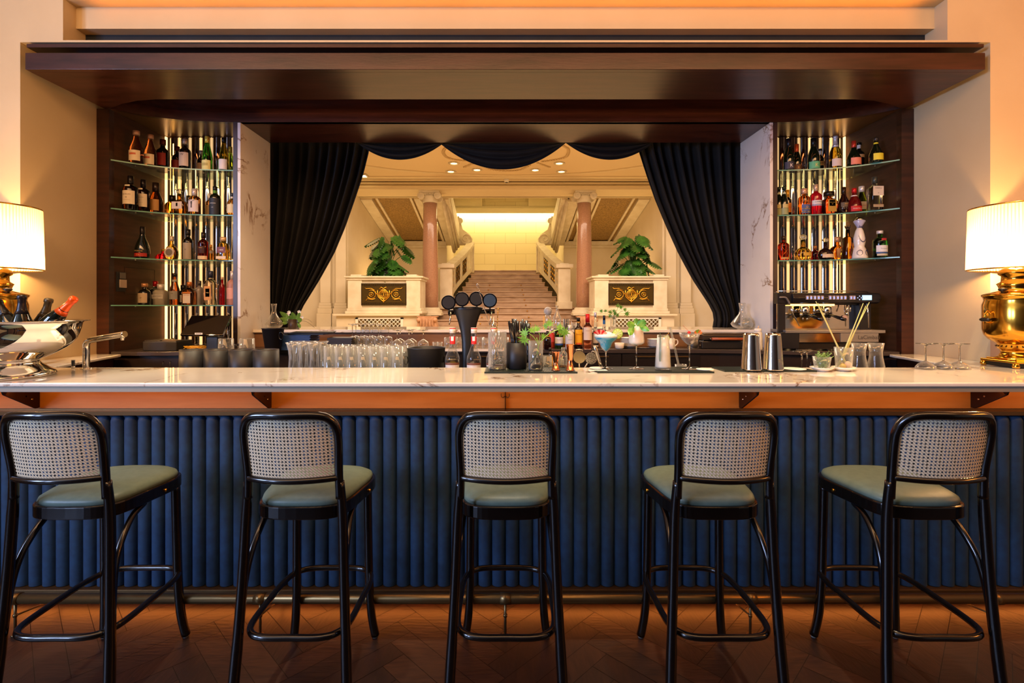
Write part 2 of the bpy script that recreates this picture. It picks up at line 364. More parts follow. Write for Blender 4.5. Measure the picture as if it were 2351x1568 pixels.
MB().box(-2.6, 2.6, 3.60, 3.615, ZS+.03, ZS+.05).build('cove_light', emis('cove_emit', '#FF8A4A', 3), t, label='glowing red-orange cove strip')
# structural masses round the opening
b = MB()
for s in (-1, 1): b.box(*sorted((s*2.2, s*3.12)), 4.44, 4.56, 0, 3.4)
b.box(-3.1, 3.1, 4.40, 4.56, ZS+.03, 5.2); b.box(-2.2, 2.2, 4.42, 4.56, 0, 1.28)
struct('wall_partition', b, M_stone2, 'partition wall between the bar and the stair hall')
for s, nm in ((-1, 'left'), (1, 'right')):
    o = MB().box(*sorted((s*2.155, s*2.13)), 4.03, 4.54, 1.165, ZS).build('marble_jamb', M_marble2, bevel=.002)
    o['kind'] = 'structure'; tag(o, 'pale veined marble jamb on the %s side of the hall opening' % nm, 'jamb')
    o.name = 'trim_jamb_'+nm
# ---------------------------------------------------------------- shelf cabinets
M_mirror = P('mirror', '#D8D4CE', .035, 1); M_flute_glint = emis('flute_glint', '#FFCE88', 1.5)
M_shelf = P('shelf_glass', '#D8F2E6', .02, trans=1, ior=1.2)
M_shelfe = P('shelf_glass_edge', '#8FD4BC', .15, trans=.4, em=.12, emc='#3FA58A')
bsdf(M_shelfe).inputs['Emission Strength'].default_value = 0
shz = [2.612, 2.247, 1.880, 1.5165]
for s, nm in ((-1, 'left'), (1, 'right')):
    S = lambda x: -x*s    # crv is for the left
    t = thing('shelf_cabinet', 'dark wood bottle cabinet with mirrored flutes on the %s of the opening' % nm, 'cabinet')
    MB().box(*sorted((s*2.967, s*3.06)), DB, 3.80, 0, ZS).build('outer_post', M_wood, t)
    MB().box(*sorted((s*2.157, s*2.19)), 4.03, 4.42, 1.165, ZS).build('inner_post', P('post_lacquer', '#3B2C2A', .3), t)
    MB().box(*sorted((s*2.967, s*2.985)), 3.80, 4.42, 1.165, ZS).build('side_panel', noisy('cabinet_wood', '#38200F', '#4A2C1A', 3, .55, (1, 1, 10), spec=.25), t)
    pl = [(-2.967, 4.42), (-2.19, 4.42)]+[(x, y) for x, y in reversed(crv)]
    MB().prism([(-x*-1 if s < 0 else -x, y) for x, y in pl], ZS+.001, ZS+.012).build('top_panel', P('cabinet_top', '#6A4A2C', .28, .3), t)
    MB().box(*sorted((s*2.19, s*2.967)), 4.39, 4.42, 1.165, ZS).build('back_panel', P('back_dark', '#1C120E', .3), t)
    nfl = 8; wd = (2.94-2.19)/nfl
    for i in range(nfl):
        xc = s*(2.94-(i+.5)*wd); r = wd*.5-.006
        b = MB(); n = 10
        b.grid(lambda u, v: (xc-cos(pi*u)*r, 4.39-sin(pi*u)*r*.8, 1.17+(ZS-1.175)*v), n, 1)
        b.build('mirror_flute', M_mirror, t, fix=False)
        MB().box(xc-s*(-1)*0+s*(-wd/2)-.0018, xc+s*(-wd/2)+.0018, 4.370, 4.388, 1.17, ZS-.004).build('glow_line', M_flute_glint if i % 2 == 0 else emis('flute_glint_soft', '#FFCE8C', .9), t)  # glowing lines between the flutes imitate mirrored reflections of the corner strip
    MB().box(*sorted((s*2.957, s*2.949)), 4.350, 4.375, 1.17, ZS-.004).build('corner_light_strip', emis('shelf_led_bright', '#FFCE88', 2.6), t)
    area('cabinet_led_'+nm, (s*2.90, 4.33, 2.08), (90, 0, s*-20), .02, 1.7, 2.2, '#FFB85A')
    for i, z in enumerate(shz if s < 0 else shz[:3]):
        pl = [(-2.960, 4.345), (-2.195, 4.345)]+[(x, y) for x, y in reversed(crv)][:-1]+[(-2.962, 3.80)]
        pl = [(x if s < 0 else -x, y) for x, y in pl]
        g = thing('glass_shelf', ['top', 'second', 'third', 'bottom'][i]+' curved glass shelf of the %s bottle cabinet' % nm, 'glass shelf', (0, 0, z), group='glass shelves in the cabinets')
        MB().prism(pl, -.008, 0).build('glass_pane', thin_glass('shelf_thin', '#E6F4EC', .5), g)
        e = [(x if s < 0 else -x, y) for x, y in crv]
        b = MB(); o1 = [(x, y-.003) for x, y in e]; o2 = [(x, y) for x, y in e]
        b.prism(o1+list(reversed(o2)), -.0085, .0005).build('polished_edge', P('edge_green', '#7FBFA6', .2, trans=.3), g, label='green polished front edge')
        b = MB()
        for q in (4, 12, 20): b.lathe([(.006, -.016), (.006, -.008)], (e[q][0], e[q][1]+.05, 0), 8)
        b.build('shelf_stud', M_steel, g)
# access door outline and switches on the left side panel
b = MB()
for (y0, y1, z0, z1) in ((3.90, 4.24, 1.812, 1.815), (3.90, 4.24, 1.60, 1.603), (3.90, 3.9025, 1.60, 1.815), (4.2375, 4.24, 1.60, 1.815)):
    b.box(-2.9668, -2.9655, y0, y1, z0, z1)
t_ = b.build('access_panel', P('groove_dark', '#160A06', .8)); tag(t_, 'thin outlined access panel in the left cabinet side', 'access panel')
t = thing('control_panel', 'small black and white wall controls on the left cabinet side', 'switch', (-2.966, 3.86, 1.72))
MB().box(0, .004, -.045, .05, -.10, .05).build('back_plate', M_black, t)
MB().box(.004, .012, -.01, .04, -.0, .045).build('display', P('display_grey', '#6A645C', .2), t)
MB().box(.004, .012, -.015, .05, -.07, -.008).build('switch_plate', P('switch_beige', '#C8B49C', .4), t)
# ---------------------------------------------------------------- sill and back counter
o = MB().box(-2.128, 2.128, 4.22, 4.86, 1.285, 1.31).build('marble_ledge', M_marble, bevel=.003); tag(o, 'white marble ledge across the foot of the hall opening', 'ledge')
t = thing('back_counter', 'dark back bar counter with drawers below the marble ledge', 'counter')
lc = [(-2.96, 3.76), (-2.75, 3.74), (-2.45, 3.76), (-2.2, 3.82), (-2.0, 3.88), (-1.7, 3.95), (-1.2, 3.97)]
pl = lc+[(-x, y) for x, y in reversed(lc)]+[(2.96, 4.38), (-2.96, 4.38)]
MB().prism(pl, 1.135, 1.165).build('worktop', P('worktop_dark', '#3C3331', .3), t, bevel=.002)
MB().box(-1.02, .12, 3.955, 4.25, 1.150, 1.169).build('marble_inset', M_marble, t, label='white marble section of the worktop')
MB().box(-2.126, 2.126, 4.25, 4.30, 1.165, 1.285).build('upstand', noisy('upstand_wood', '#8A6444', '#7A5638', 3, .4, (1, 6, 6)), t)
lc2 = [(x, y+.03) for x, y in lc]
pl = lc2+[(-x, y) for x, y in reversed(lc2)]+[(2.94, 4.38), (-2.94, 4.38)]
MB().prism(pl, 0, 1.135).build('carcass', P('carcass_dark', '#241A18', .35), t)
for i in range(9):
    x0 = .55+i*.17
for i, (x0, x1) in enumerate(((.3, .92), (.93, 1.55), (-.9, -.3), (-.29, .29))):
    for z0, z1 in ((1.02, 1.125), (.86, 1.01)):
        d = MB().box(x0, x1, 3.97+.01, 3.995, z0, z1).build('drawer', P('drawer_black', '#1E1818', .3), t)
        MB().box(x0+.1, x1-.1, 3.965, 3.98, z1-.022, z1-.012).build('handle', M_bronze, d)
for px in (392, 408, 432, 1790, 1852):
    x = PX(px, 3.8)
    MB().tube([(x-.012, 3.74, 1.095), (x-.012, 3.73, 1.085), (x-.012, 3.73, 1.02), (x-.012, 3.74, 1.01)], .003, 6).build('door_handle', M_blackg, t)
# ---------------------------------------------------------------- curtains
def curtain(s, nm):
    ie = [(326, 848), (345, 846), (400, 832), (460, 812), (520, 791), (580, 766), (640, 733), (690, 702), (712, 688), (730, 686), (751, 684)] if s < 0 else \
         [(326, 1462), (345, 1466), (400, 1484), (460, 1505), (520, 1530), (580, 1557), (640, 1589), (690, 1622), (712, 1636), (730, 1641), (751, 1638)]
    D = 4.70
    def at(v):
        y = 300+(752-300)*v
        for (a, xa), (b_, xb) in zip(ie, ie[1:]):
            if y <= b_: f = max(0, (y-a)/(b_-a)); return xa+(xb-xa)*f, y
        return ie[-1][1], y
    def fn(u, v):
        xi, y = at(v); z = W(0, y, D).z; Xi = PX(xi, D)
        t = max(0, (v-.55)/.45); Xo = s*(2.32-.12*t*t*(1 if s < 0 else .3)) 
        X = Xi+(Xo-Xi)*(u**1.15); amp = .045*(1-.45*v)
        return (X, D+amp*sin(u*2*pi*12+1.5*sin(v*3))*(1 if u > .02 else .3)+.02*sin(u*31), z)
    o = MB().grid(fn, 150, 26).build('velvet_curtain', M_velvet, fix=False)
    m = o.modifiers.new('s', 'SOLIDIFY'); m.thickness = .006
    tag(o, 'long black velvet curtain drawn back to the %s jamb of the opening' % nm, 'curtain', 'black curtains')
curtain(-1, 'left'); curtain(1, 'right')
for i, (x0, x1, dp, a, b_) in enumerate(((820, 1022, 34, 0, .0), (1008, 1300, 56, 0, 0), (1296, 1500, 34, 0, 0))):
    D = 4.62
    def fn(u, v):
        X = PX(x0+(x1-x0)*u, D); sag = (1-(2*u-1)**2)
        z0 = ZS+.03; z = z0-(W(0, 320, D).z-W(0, 320+dp, D).z+.03)*sag*v-.005*v-.03*(v)*(1-sag)*0
        return (X, D-.03*v-.018*sin(v*6*pi)*sag-.02*sag, z)
    o = MB().grid(fn, 40, 30).build('curtain_swag', M_velvet, fix=False); m = o.modifiers.new('s', 'SOLIDIFY'); m.thickness = .005
    tag(o, ['black velvet swag between the left curtain and the middle swag', 'large middle black velvet swag hanging from the opening head', 'black velvet swag between the middle swag and the right curtain'][i], 'drape', 'velvet swags')
# ---------------------------------------------------------------- the stair hall shell
struct('hall_floor', MB().box(-9, 9, 4.9, 20, .8, .9), noisy('hall_floor_stone', '#C9B48F', '#B8A27C', 3, .3), 'pale stone floor of the stair hall')
struct('hall_ceiling', MB().box(-9, 9, 4.5, 12.9, 4.56, 4.7).box(-9, 9, 12.8, 20, 6.2, 6.3), P('hall_ceiling_paint', '#E9CFA0', .85), 'cream ceiling of the stair hall')
b = MB().box(-9, 9, 12.0, 12.85, 4.317, 4.56).box(-9, 9, 12.80, 12.95, 4.317, 6.2)
for (y0, y1, z0, z1) in ((11.96, 12.02, 4.36, 4.40), (11.93, 12.02, 4.44, 4.47), (11.86, 12.02, 4.50, 4.53), (11.7, 12.02, 4.535, 4.56)): b.box(-9, 9, y0, y1, z0, z1)
struct('trim_beam', b, P('beam_cream', '#EBD6AC', .8), 'cream moulded beam above the hall columns')
b = MB()
for s in (-1, 1):
    b = MB()
    b.box(*sorted((s*3.75, s*9)), 11.95, 12.3, .9, 4.4); b.box(*sorted((s*3.75, s*3.95)), 12.3, 16.3, .9, 6.2)
    b.box(*sorted((s*9, s*9.1)), 4.5, 12, .9, 4.6)
    b.box(*sorted((s*1.9, s*4)), 16.3, 16.5, .9, 6.2); b.box(*sorted((s*1.9, s*2.0)), 16.5, 18.6, .9, 6.2)
    struct('wall_hall_'+('left' if s < 0 else 'right'), b, M_stone2, 'cream plaster wall on the %s side of the stair hall' % ('left' if s < 0 else 'right'))
# back wall, stone blocks
mw = P('stone_blocks', '#EDE0B4', .7); N, L = nt(mw); tc = N.new('ShaderNodeTexCoord'); mp = N.new('ShaderNodeMapping'); mp.inputs['Rotation'].default_value = (pi/2, 0, 0)
br = N.new('ShaderNodeTexBrick'); br.inputs['Scale'].default_value = 1; br.inputs['Brick Width'].default_value = .76; br.inputs['Row Height'].default_value = .385; br.inputs['Mortar Size'].default_value = .006
br.inputs['Color1'].default_value = lin('#EEE2B6'); br.inputs['Color2'].default_value = lin('#E9DBAC'); br.inputs['Mortar'].default_value = lin('#CDBB86')
L.new(tc.outputs['Object'], mp.inputs[0]); L.new(mp.outputs[0], br.inputs['Vector']); L.new(br.outputs[0], bsdf(mw).inputs['Base Color'])
struct('wall_stair', MB().box(-2, 2, 18.5, 18.7, .9, 6.2), mw, 'stone block wall above the stair landing')
b = MB().box(-1.95, 1.95, 18.3, 18.5, 4.93, 5.12).box(-1.95, 1.95, 18.38, 18.5, 5.12, 5.2)
for x0, x1 in ((-1.95, -.85), (.85, 1.95)): b.box(x0, x1, 18.35, 18.5, 5.2, 5.9)
struct('trim_cornice', b, P('cornice_cream', '#EFE2B8', .7), 'cream stone cornice above the landing wall')
o = MB().box(-1.86, 1.86, 18.40, 18.46, 4.865, 4.915).build('glow_line', emis('stair_emit', '#FFF3C0', 14)); tag(o, 'bright horizontal light strip above the stair landing', 'light strip')
# stairs
mst = noisy('stair_marble', '#C9AC94', '#A98A70', 1.6, .3, (1, 1, 3), dist=1)
b = MB(); hw = [2.0, 1.9, 1.85, 1.82, 1.46, 1.40, 1.32, 1.24, 1.18, 1.13, 1.08, 1.02]
for k in range(12):
    z = 1.046+.15*k; y = 11.6+.42*k; h = hw[k]
    ye = y+1.3 if k < 11 else 16.45; b.box(-h, h, y+.03, ye, z-.15, z-.03); b.box(-h-.01, h+.01, y, ye, z-.03, z)
b.box(-1.87, 1.87, 16.45, 18.48, 2.55, 2.70)
o = b.build('staircase', mst, bevel=.008); tag(o, 'broad pinkish marble staircase rising to the landing', 'staircase')
b = MB()
for s in (-1, 1):
    for k in range(9): b.ball((s*.62*(1-.03*k), 11.6+.42*k+.015, .92+.15*k+.03), .018, 0, 8)
tag(b.build('stair_stud', M_brass), 'small brass carpet studs on the stair risers', 'studs', kind='stuff')
# columns
def column(px, label):
    x = PX(px, 12.3); t = thing('column', label, 'column', (x, 12.3, 1.35), group='hall columns'); t.scale = (1.02, 1.02, 1.0125)
    pr = [(.19, .13), (.192, .5), (.186, 1.2), (.172, 2.1), (.165, 2.66)]
    MB().lathe(pr, n=32).build('shaft', M_pink, t)
    MB().lathe([(.30, -.03), (.30, .02), (.285, .03), (.29, .055), (.27, .08), (.235, .085), (.235, .10), (.225, .125), (.2, .14)], n=32).box(-.30, .30, -.3, .3, -.05, -.0).build('column_base', M_stone, t)
    b = MB().lathe([(.17, 2.66), (.185, 2.67), (.18, 2.69), (.175, 2.72), (.19, 2.78), (.22, 2.82)], n=32).box(-.24, .24, -.22, .22, 2.885, 2.93).box(-.20, .20, -.2, .2, 2.83, 2.885)
    for s in (-1, 1):
        for yy in (-1, 1):
            b.lathe([(.085, -.05), (.085, .05), (.07, .06)] if yy > 0 else [(.07, -.06), (.085, -.05), (.085, .05)], (s*.195, yy*.17, 2.81), 20, axis='y')
            pts = [(s*.195+cos(a*.5)*(.075-.0035*a)*-s, yy*.235-.0, 2.81+sin(a*.5)*(.075-.0035*a)) for a in range(0, 20)]
            b.tube(pts, .008, 6)
    for i in range(7): b.ball((-.115+i*.038, -.205, 2.845), .017, 0, 8, 1.6)
    b.build('capital', M_stone, t)
column(988, 'pink granite column with ionic capital left of the stairs'); column(1341, 'pink granite column with ionic capital right of the stairs')
# pedestals with gilded panels
mg = P('gilt', '#E8B040', .3, .9); mdk = P('iron_black', '#1B1410', .4, .5)
def gilt(b, cx, y, cz, w, h, mi=1):
    T = lambda pts, r: b.tube([(cx+px*w/2, y, cz+pz*h/2) for px, pz in pts], r, 6, mi)
    def arc(x, z, rx, rz, a0, a1, n=16): return [(x+rx*cos(radians(a0+(a1-a0)*i/n)), z+rz*sin(radians(a0+(a1-a0)*i/n))) for i in range(n+1)]
    r = h*.022
    T(arc(0, 0, .22, .5, 0, 360, 24), r*1.5); T(arc(0, 0, .16, .36, 0, 360, 20), r*.8)
    T(arc(-.04, 0, .06, .22, 0, 360, 12), r*.6); T(arc(.04, 0, .06, .22, 0, 360, 12), r*.6)
    T([(-.28, .5), (-.3, .1), (-.26, -.3), (-.12, -.62), (0, -.86), (.12, -.62), (.26, -.3), (.3, .1), (.28, .5)], r*1.4)
    T([(-.2, .62), (-.12, .84), (0, .66), (.12, .84), (.2, .62), (0, .5), (-.2, .62)], r*1.2); T([(0, -.5), (0, -.95)], r*1.2); T([(-.1, -.68), (.1, -.68)], r)
    for s in (-1, 1):
        T([(s*px, pz) for px, pz in arc(.6, 0, .22, .5, 60, 330)], r); T([(s*px, pz) for px, pz in arc(.6, 0, .1, .24, 0, 360, 12)], r*.9)
        T([(s*.42, .45), (s*.6, .7), (s*.84, .66), (s*.9, .78)], r); T([(s*.4, -.5), (s*.55, -.62), (s*.78, -.5), (s*.86, -.75)], r); T([(s*.3, 0), (s*.4, .15), (s*.38, .35)], r)
        b.ball((cx+s*.6*w/2, y, cz), h*.05, mi, 8)
def pedestal(px, label):
    D = 11.2; x = PX(px, D); k = D/F; t = thing('pedestal', label, 'pedestal', (x, D, 1.35), group='stone pedestals')
    b = MB().box(-.80, .80, 0, .7, .11, .75).box(-.86, .86, -.06, .76, 0, .06).box(-.83, .83, -.03, .73, .06, .12)
    b.box(-.84, .84, -.05, .75, .75, .80).box(-.88, .88, -.08, .78, .80, .84)
    for s in (-1, 1): b.box(*sorted((s*.49, s*.81)), -.03, .73, .11, .76).box(*sorted((s*.5, s*.74)), -.05, .7, .84, .875)
    b.build('stone_body', M_stone, t, bevel=.01)
    b = MB().box(-.505, .505, -.035, -.01, .19, .68, 0).box(-.49, .49, -.045, -.03, .20, .67, 2)
    for i in range(24):
        for z in (.225, .645): b.lathe([(.012, -.004), (.012, .004)], (-.46+i*.04, -.05, z), 8, 0, axis='y')
    b.box(-.44, .44, -.05, -.04, .25, .253, 0).box(-.44, .44, -.05, -.04, .617, .62, 0)
    gilt(b, 0, -.06, .435, .92, .38)
    b.build('gilded_panel', [mdk, mg, P('panel_glass', '#4A3A1A', .08, .3)], t)
    spot('pedestal_light', (x, D-1.0, 2.9), (x, D, 1.45), 25, '#FFE9A8', 30)
pedestal(882, 'stone pedestal with gilded panel left of the stairs'); pedestal(1448, 'stone pedestal with gilded panel right of the stairs')
# plinths under them with diamond grilles
for s, nm in ((-1, 'left'), (1, 'right')):
    x0, x1 = sorted((s*1.95, s*3.75)); xc = (PX(871, 11.1) if s < 0 else PX(1463, 11.1))
    t = thing('plinth_wall', 'low cream plinth with diamond grille below the %s pedestal' % nm, 'plinth', (0, 0, 0), group='plinths')
    MB().box(x0, x1, 11.12, 12.2, .9, 1.31).box(x0-.05, x1+.05, 11.05, 12.2, 1.31, 1.35).build('plinth_body', M_stone2, t)
    b = MB().box(xc-.53, xc+.53, 11.09, 11.13, 1.235, 1.265).box(xc-.53, xc-.47, 11.09, 11.13, .92, 1.265).box(xc+.47, xc+.53, 11.09, 11.13, .92, 1.265)
    b.build('grille_frame', P('grille_white', '#EDE6D6', .5), t)
    b = MB()
    for i in range(-4, 15):
        for q in (-1, 1):
            pts = [(xc-.47+i*.09+(0 if q > 0 else .31), .925), (xc-.47+i*.09+(.31 if q > 0 else 0), 1.235)]
            (a0, z0), (a1, z1) = pts
            lo, hi = xc-.47, xc+.47
            def cl(t_): return a0+(a1-a0)*t_, z0+(z1-z0)*t_
            ts = [t_ for t_ in [j/20 for j in range(21)] if lo <= cl(t_)[0] <= hi]
            if len(ts) > 1: b.tube([(cl(ts[0])[0], 11.10, cl(ts[0])[1]), (cl(ts[-1])[0], 11.10, cl(ts[-1])[1])], .007, 4)
    b.build('diamond_grille', P('grille_white', '#EDE6D6'), t)
    MB().box(xc-.47, xc+.47, 11.115, 11.119, .92, 1.24).build('grille_back', noisy('grille_gold', '#8A6A2C', '#2A2218', 9, .5), t)
    # carved console beside the lowest step
    cx = PX(982 if s < 0 else 1347, 11.0); 
    b = MB().prism([(-.24, 0), (.24, 0), (.22, .08), (.20, .16), (.19, .28), (-.19, .28), (-.2, .16), (-.22, .08)], -.12, .14, 'xz').box(-.22, .22, -.1, .16, .28, .30)
    for i in range(5): b.tube(spline([(-.16+i*.08, -.13, .03), (-.13+i*.065, -.145, .12), (-.14+i*.07, -.13, .24)], 5), .016, 6)
    for q in (-.18, .18): b.ball((q, -.12, .22), .05, 0, 10)
    o = b.build('carved_console', noisy('terracotta_stone', '#C99A78', '#B4845E', 12, .6), loc=(cx, 11.0, 1.0)); tag(o, 'carved reddish stone console at the foot of the %s column' % nm, 'console', 'carved consoles')
# pilasters on the outer walls
for s in (-1, 1):
    for px in (750, 785) if s < 0 else (1538, 1572):
        x = PX(px, 11.9); b = MB().box(-.12, .12, -.1, .1, .25, 3.0).box(-.17, .17, -.15, .1, 0, .12).box(-.15, .15, -.13, .1, .12, .18).box(-.14, .14, -.12, .1, .18, .25).box(-.172, .172, -.2, .12, -.45, 0)
        o = b.build('pilaster', M_stone2, loc=(x, 11.9, 1.35), bevel=.01)
        tag(o, 'cream wall pilaster %s beside the %s curtain' % ('nearest the pedestal' if px in (785, 1538) else 'half hidden', 'left' if s < 0 else 'right'), 'pilaster', 'pilasters')
# sloping soffits of the upper flights and their strings
mtx = noisy('gold_texture', '#A8854A', '#7E622F', 26, .6, bump=.3, bscale=40)
for s, nm in ((-1, 'left'), (1, 'right')):
    t = thing('upper_stair_flight', 'sloping underside of the upper stair flight on the %s' % nm, 'staircase', group='upper flights')
    q = lambda x, y, z: (s*x, y, z)
    def slope(x0, x1, x2, x3, dz, th=.06):   # near pair, far pair
        v = [q(x0, 12.95, 4.33-dz), q(x1, 12.95, 4.33-dz), q(x3, 16.3, 3.60-dz), q(x2, 16.3, 3.60-dz)]
        return v+[(a, b_, c+th) for a, b_, c in v], [(0, 1, 2, 3), (7, 6, 5, 4), (0, 4, 5, 1), (1, 5, 6, 2), (2, 6, 7, 3), (3, 7, 4, 0)]
    MB().add(*slope(1.75, 3.75, 1.75, 3.75, -.02)).build('textured_soffit', mtx, t)
    b = MB()
    for a in ((3.45, 3.74, 3.45, 3.74, .06), (3.30, 3.36, 3.30, 3.36, .03), (2.18, 2.36, 2.18, 2.36, .04), (2.42, 2.48, 2.42, 2.48, .02), (1.62, 1.9, 1.62, 1.9, .10), (1.95, 2.02, 1.95, 2.02, .05)): b.add(*slope(a[0], a[1], a[2], a[3], a[4], .12))
    b.box(*sorted((s*1.9, s*3.74)), 16.1, 16.3, 3.50, 3.62).box(*sorted((s*1.9, s*3.74)), 16.2, 16.3, 3.42, 3.50)
    b.build('soffit_moulding', M_stone, t)
    v = [q(1.45, 12.95, 4.55), q(1.66, 12.95, 4.1), q(1.50, 16.1, 3.1), q(1.40, 16.1, 3.45)]
    b = MB()
    for i, (xa, da) in enumerate(((1.50, 0), (1.56, -.08), (1.62, -.16))):
        b.tube([q(xa, 12.95, 4.45+da), q(xa, 15.9, 3.42+da)], .055, 8)
    b.add(*slope(1.46, 1.66, 1.46, 1.66, .05, .5)); b.build('outer_string', M_stone, t)
# stair balustrades
for s, nm in ((-1, 'left'), (1, 'right')):
    t = thing('stair_balustrade', 'curved stone balustrade with gilded openings on the %s of the stairs' % nm, 'balustrade', group='balustrades')
    path = [Vector(p) for p in ((1.43, 13.0, 0), (1.40, 13.6, 0), (1.30, 14.4, 0), (1.17, 15.2, 0), (1.06, 16.0, 0))]
    pp = spline(path, 6); n = len(pp)-1
    def zt_(u): return 2.50+.25*u+.75*u**1.6
    def zb_(u): return 1.62+1.08*u
    def pt(u, off=0):
        f = u*n; i = min(int(f), n-1); p = pp[i].lerp(pp[i+1], f-i); return p.x+off, p.y
    def band(b, u0, u1, f0, f1, o0, o1, mi=0, nn=12):
        def g(u, v, off, fz):
            x, y = pt(u0+(u1-u0)*u, off); uu = u0+(u1-u0)*u; z = zb_(uu)+(zt_(uu)-zb_(uu))*fz; return (s*x, y, z)
        for off in (o0, o1): b.grid(lambda u, v: g(u, v, off, f0+(f1-f0)*v), nn, 1, mi)
        for fz in (f0, f1): b.grid(lambda u, v: g(u, v, o0+(o1-o0)*v, fz), nn, 1, mi)
        for uu in (0, 1): b.grid(lambda u, v: g(uu, v, o0+(o1-o0)*u, f0+(f1-f0)*v), 1, 1, mi)
    b = MB(); band(b, 0, 1, 0, 1, .0, .1); band(b, 0, 1, 0, .2, -.02, .02); band(b, 0, 1, .86, 1.0, -.03, .0)
    for u in (0, .24, .5, .74, .92): band(b, u, u+.07, .2, .86, -.02, .01, nn=3)
    b.build('parapet', M_stone, t)
    b = MB(); band(b, 0, 1, 1.0, 1.10, -.07, .17); b.build('handrail', M_stone, t)
    for u0, u1 in ((.08, .23), (.32, .49), (.58, .73)):
        b = MB(); band(b, u0, u1, .22, .84, -.008, .0, 0, 4)
        for i in range(9):
            uu = u0+(u1-u0)*(.15+.35*(i % 3)); x, y = pt(uu, -.014); z = zb_(uu)+(zt_(uu)-zb_(uu))*(.32+.2*(i//3))
            b.lathe([(.0, -.01), (.045, -.006), (.03, .008), (.06, .01)], (s*x, y, z), 8, 1, axis='x')
        b.build('gilded_infill', [P('infill_dark', '#3A2C18', .4, .4), mg], t)
    MB().box(*sorted((s*1.36, s*1.68)), 12.85, 13.15, 1.62, 2.5).box(*sorted((s*1.32, s*1.72)), 12.8, 13.2, 1.45, 1.64).box(*sorted((s*1.30, s*1.74)), 12.78, 13.22, 2.5, 2.6).box(*sorted((s*1.40, s*1.64)), 12.86, 13.14, 2.6, 2.63).build('newel_post', M_stone, t, bevel=.012)
    MB().box(*sorted((s*1.0, s*1.14)), 16.0, 16.25, 2.6, 3.45).build('end_pier', M_stone, t, bevel=.01)
    # scroll console standing on the end pier
    b = MB().prism([(s*x, z) for x, z in ((1.08, 3.5), (1.55, 3.5), (1.6, 4.35), (1.48, 4.4), (1.42, 4.2), (1.36, 3.98), (1.2, 3.86), (1.06, 3.7))], 15.95, 16.25, 'xz')
    b.lathe([(.17, -.04), (.17, .04)], (s*1.25, 15.95, 3.68), 24, axis='y').lathe([(.09, -.04), (.09, .04)], (s*1.44, 15.95, 4.25), 20, axis='y')
    b.tube([(s*(1.25-cos(a*.45)*(.16-.008*a)), 15.9, 3.68+sin(a*.45)*(.16-.008*a)) for a in range(19)], .016, 6)
    o = b.build('scroll_console', M_stone); tag(o, 'stone scroll console above the %s stair balustrade' % nm, 'console', 'scroll consoles')
# ceiling lights, garland, detector, side light
def oring(px, py):
    D = (4.56-1.5)*F/(YH-py); return PX(px, D), D
for i, (px, py, l) in enumerate(((1042, 374, 'left pair, nearer'), (1035, 393, 'left pair, farther'), (1095, 389, 'beside the centre garland on the left'), (1229, 389.5, 'beside the centre garland on the right'), (1284, 374, 'right pair, nearer'), (1289, 393, 'right pair, farther'))):
    x, y = oring(px, py); t = thing('recessed_light', 'round recessed ceiling light of the hall, %s' % l, 'ceiling light', (x, y, 4.56), group='hall ceiling lights')
    b = MB().tube([(.085*cos(2*pi*j/20), .085*sin(2*pi*j/20), -.008) for j in range(20)], .016, 6, closed=True)
    for j in range(14): b.ball((.11*cos(2*pi*j/14), .11*sin(2*pi*j/14), -.006), .016, 0, 6)
    b.build('beaded_ring', M_stone, t); MB().lathe([(.072, -.006), (.072, 0)], n=20).build('lamp_disc', emis('hall_lamp', '#FFE2A0', 9), t)
b = MB()
def beads(pxs, step=.045):
    pts = spline([(*oring(a, c), 4.55) for a, c in pxs], 10); acc = 0
    for p, q in zip(pts, pts[1:]):
        acc += (q-p).length
        if acc > step: acc = 0; b.ball(p, .026, 0, 6); b.ball(p+Vector((.03, .02, 0)), .014, 0, 6)
beads([(1032, 332), (1020, 340), (1017, 350), (1026, 360), (1050, 366), (1080, 368)]); beads([(1064, 383), (1090, 372)]); beads([(1108, 379), (1130, 388), (1165, 391), (1195, 388), (1218, 376)])
beads([(1290, 332), (1303, 340), (1304, 350), (1296, 360), (1270, 366), (1240, 370)]); beads([(1262, 383), (1232, 372)])
tag(b.build('ceiling_garland', P('garland_plaster', '#D8BC8C', .7)), 'raised plaster garland ornament on the hall ceiling', 'ceiling ornament', kind='stuff')
b = MB(); b.tube([(*oring(px, py), 4.552) for px, py in ((700, 355), (800, 374), (900, 388), (1000, 396), (1080, 400), (1165, 402), (1250, 401), (1330, 397), (1400, 391), (1480, 380), (1580, 364))], .03, 6)
struct('trim_oval', b, P('beam_cream', '#EBD6AC'), 'long curved plaster moulding on the hall ceiling')
x, y = oring(1163, 409); t = thing('smoke_detector', 'small white smoke detector on the hall ceiling', 'smoke detector', (x, y, 4.55)); MB().lathe([(.03, -.09), (.055, -.08), (.065, -.04), (.05, -.0)], n=16).build('housing', M_white, t); MB().lathe([(.035, -.094), (.035, -.089)], n=12).build('sensor_grille', M_black, t)
x, y = oring(838, 407); t = thing('recessed_light', 'square ceiling light beside the left curtain', 'ceiling light', (x, 11.6, 4.55)); MB().box(-.12, .12, -.12, .12, -.02, 0).build('light_frame', M_stone, t); MB().box(-.08, .08, -.08, .08, -.024, -.02).build('lamp_disc', emis('hall_lamp', '#FFE2A0', 9), t)
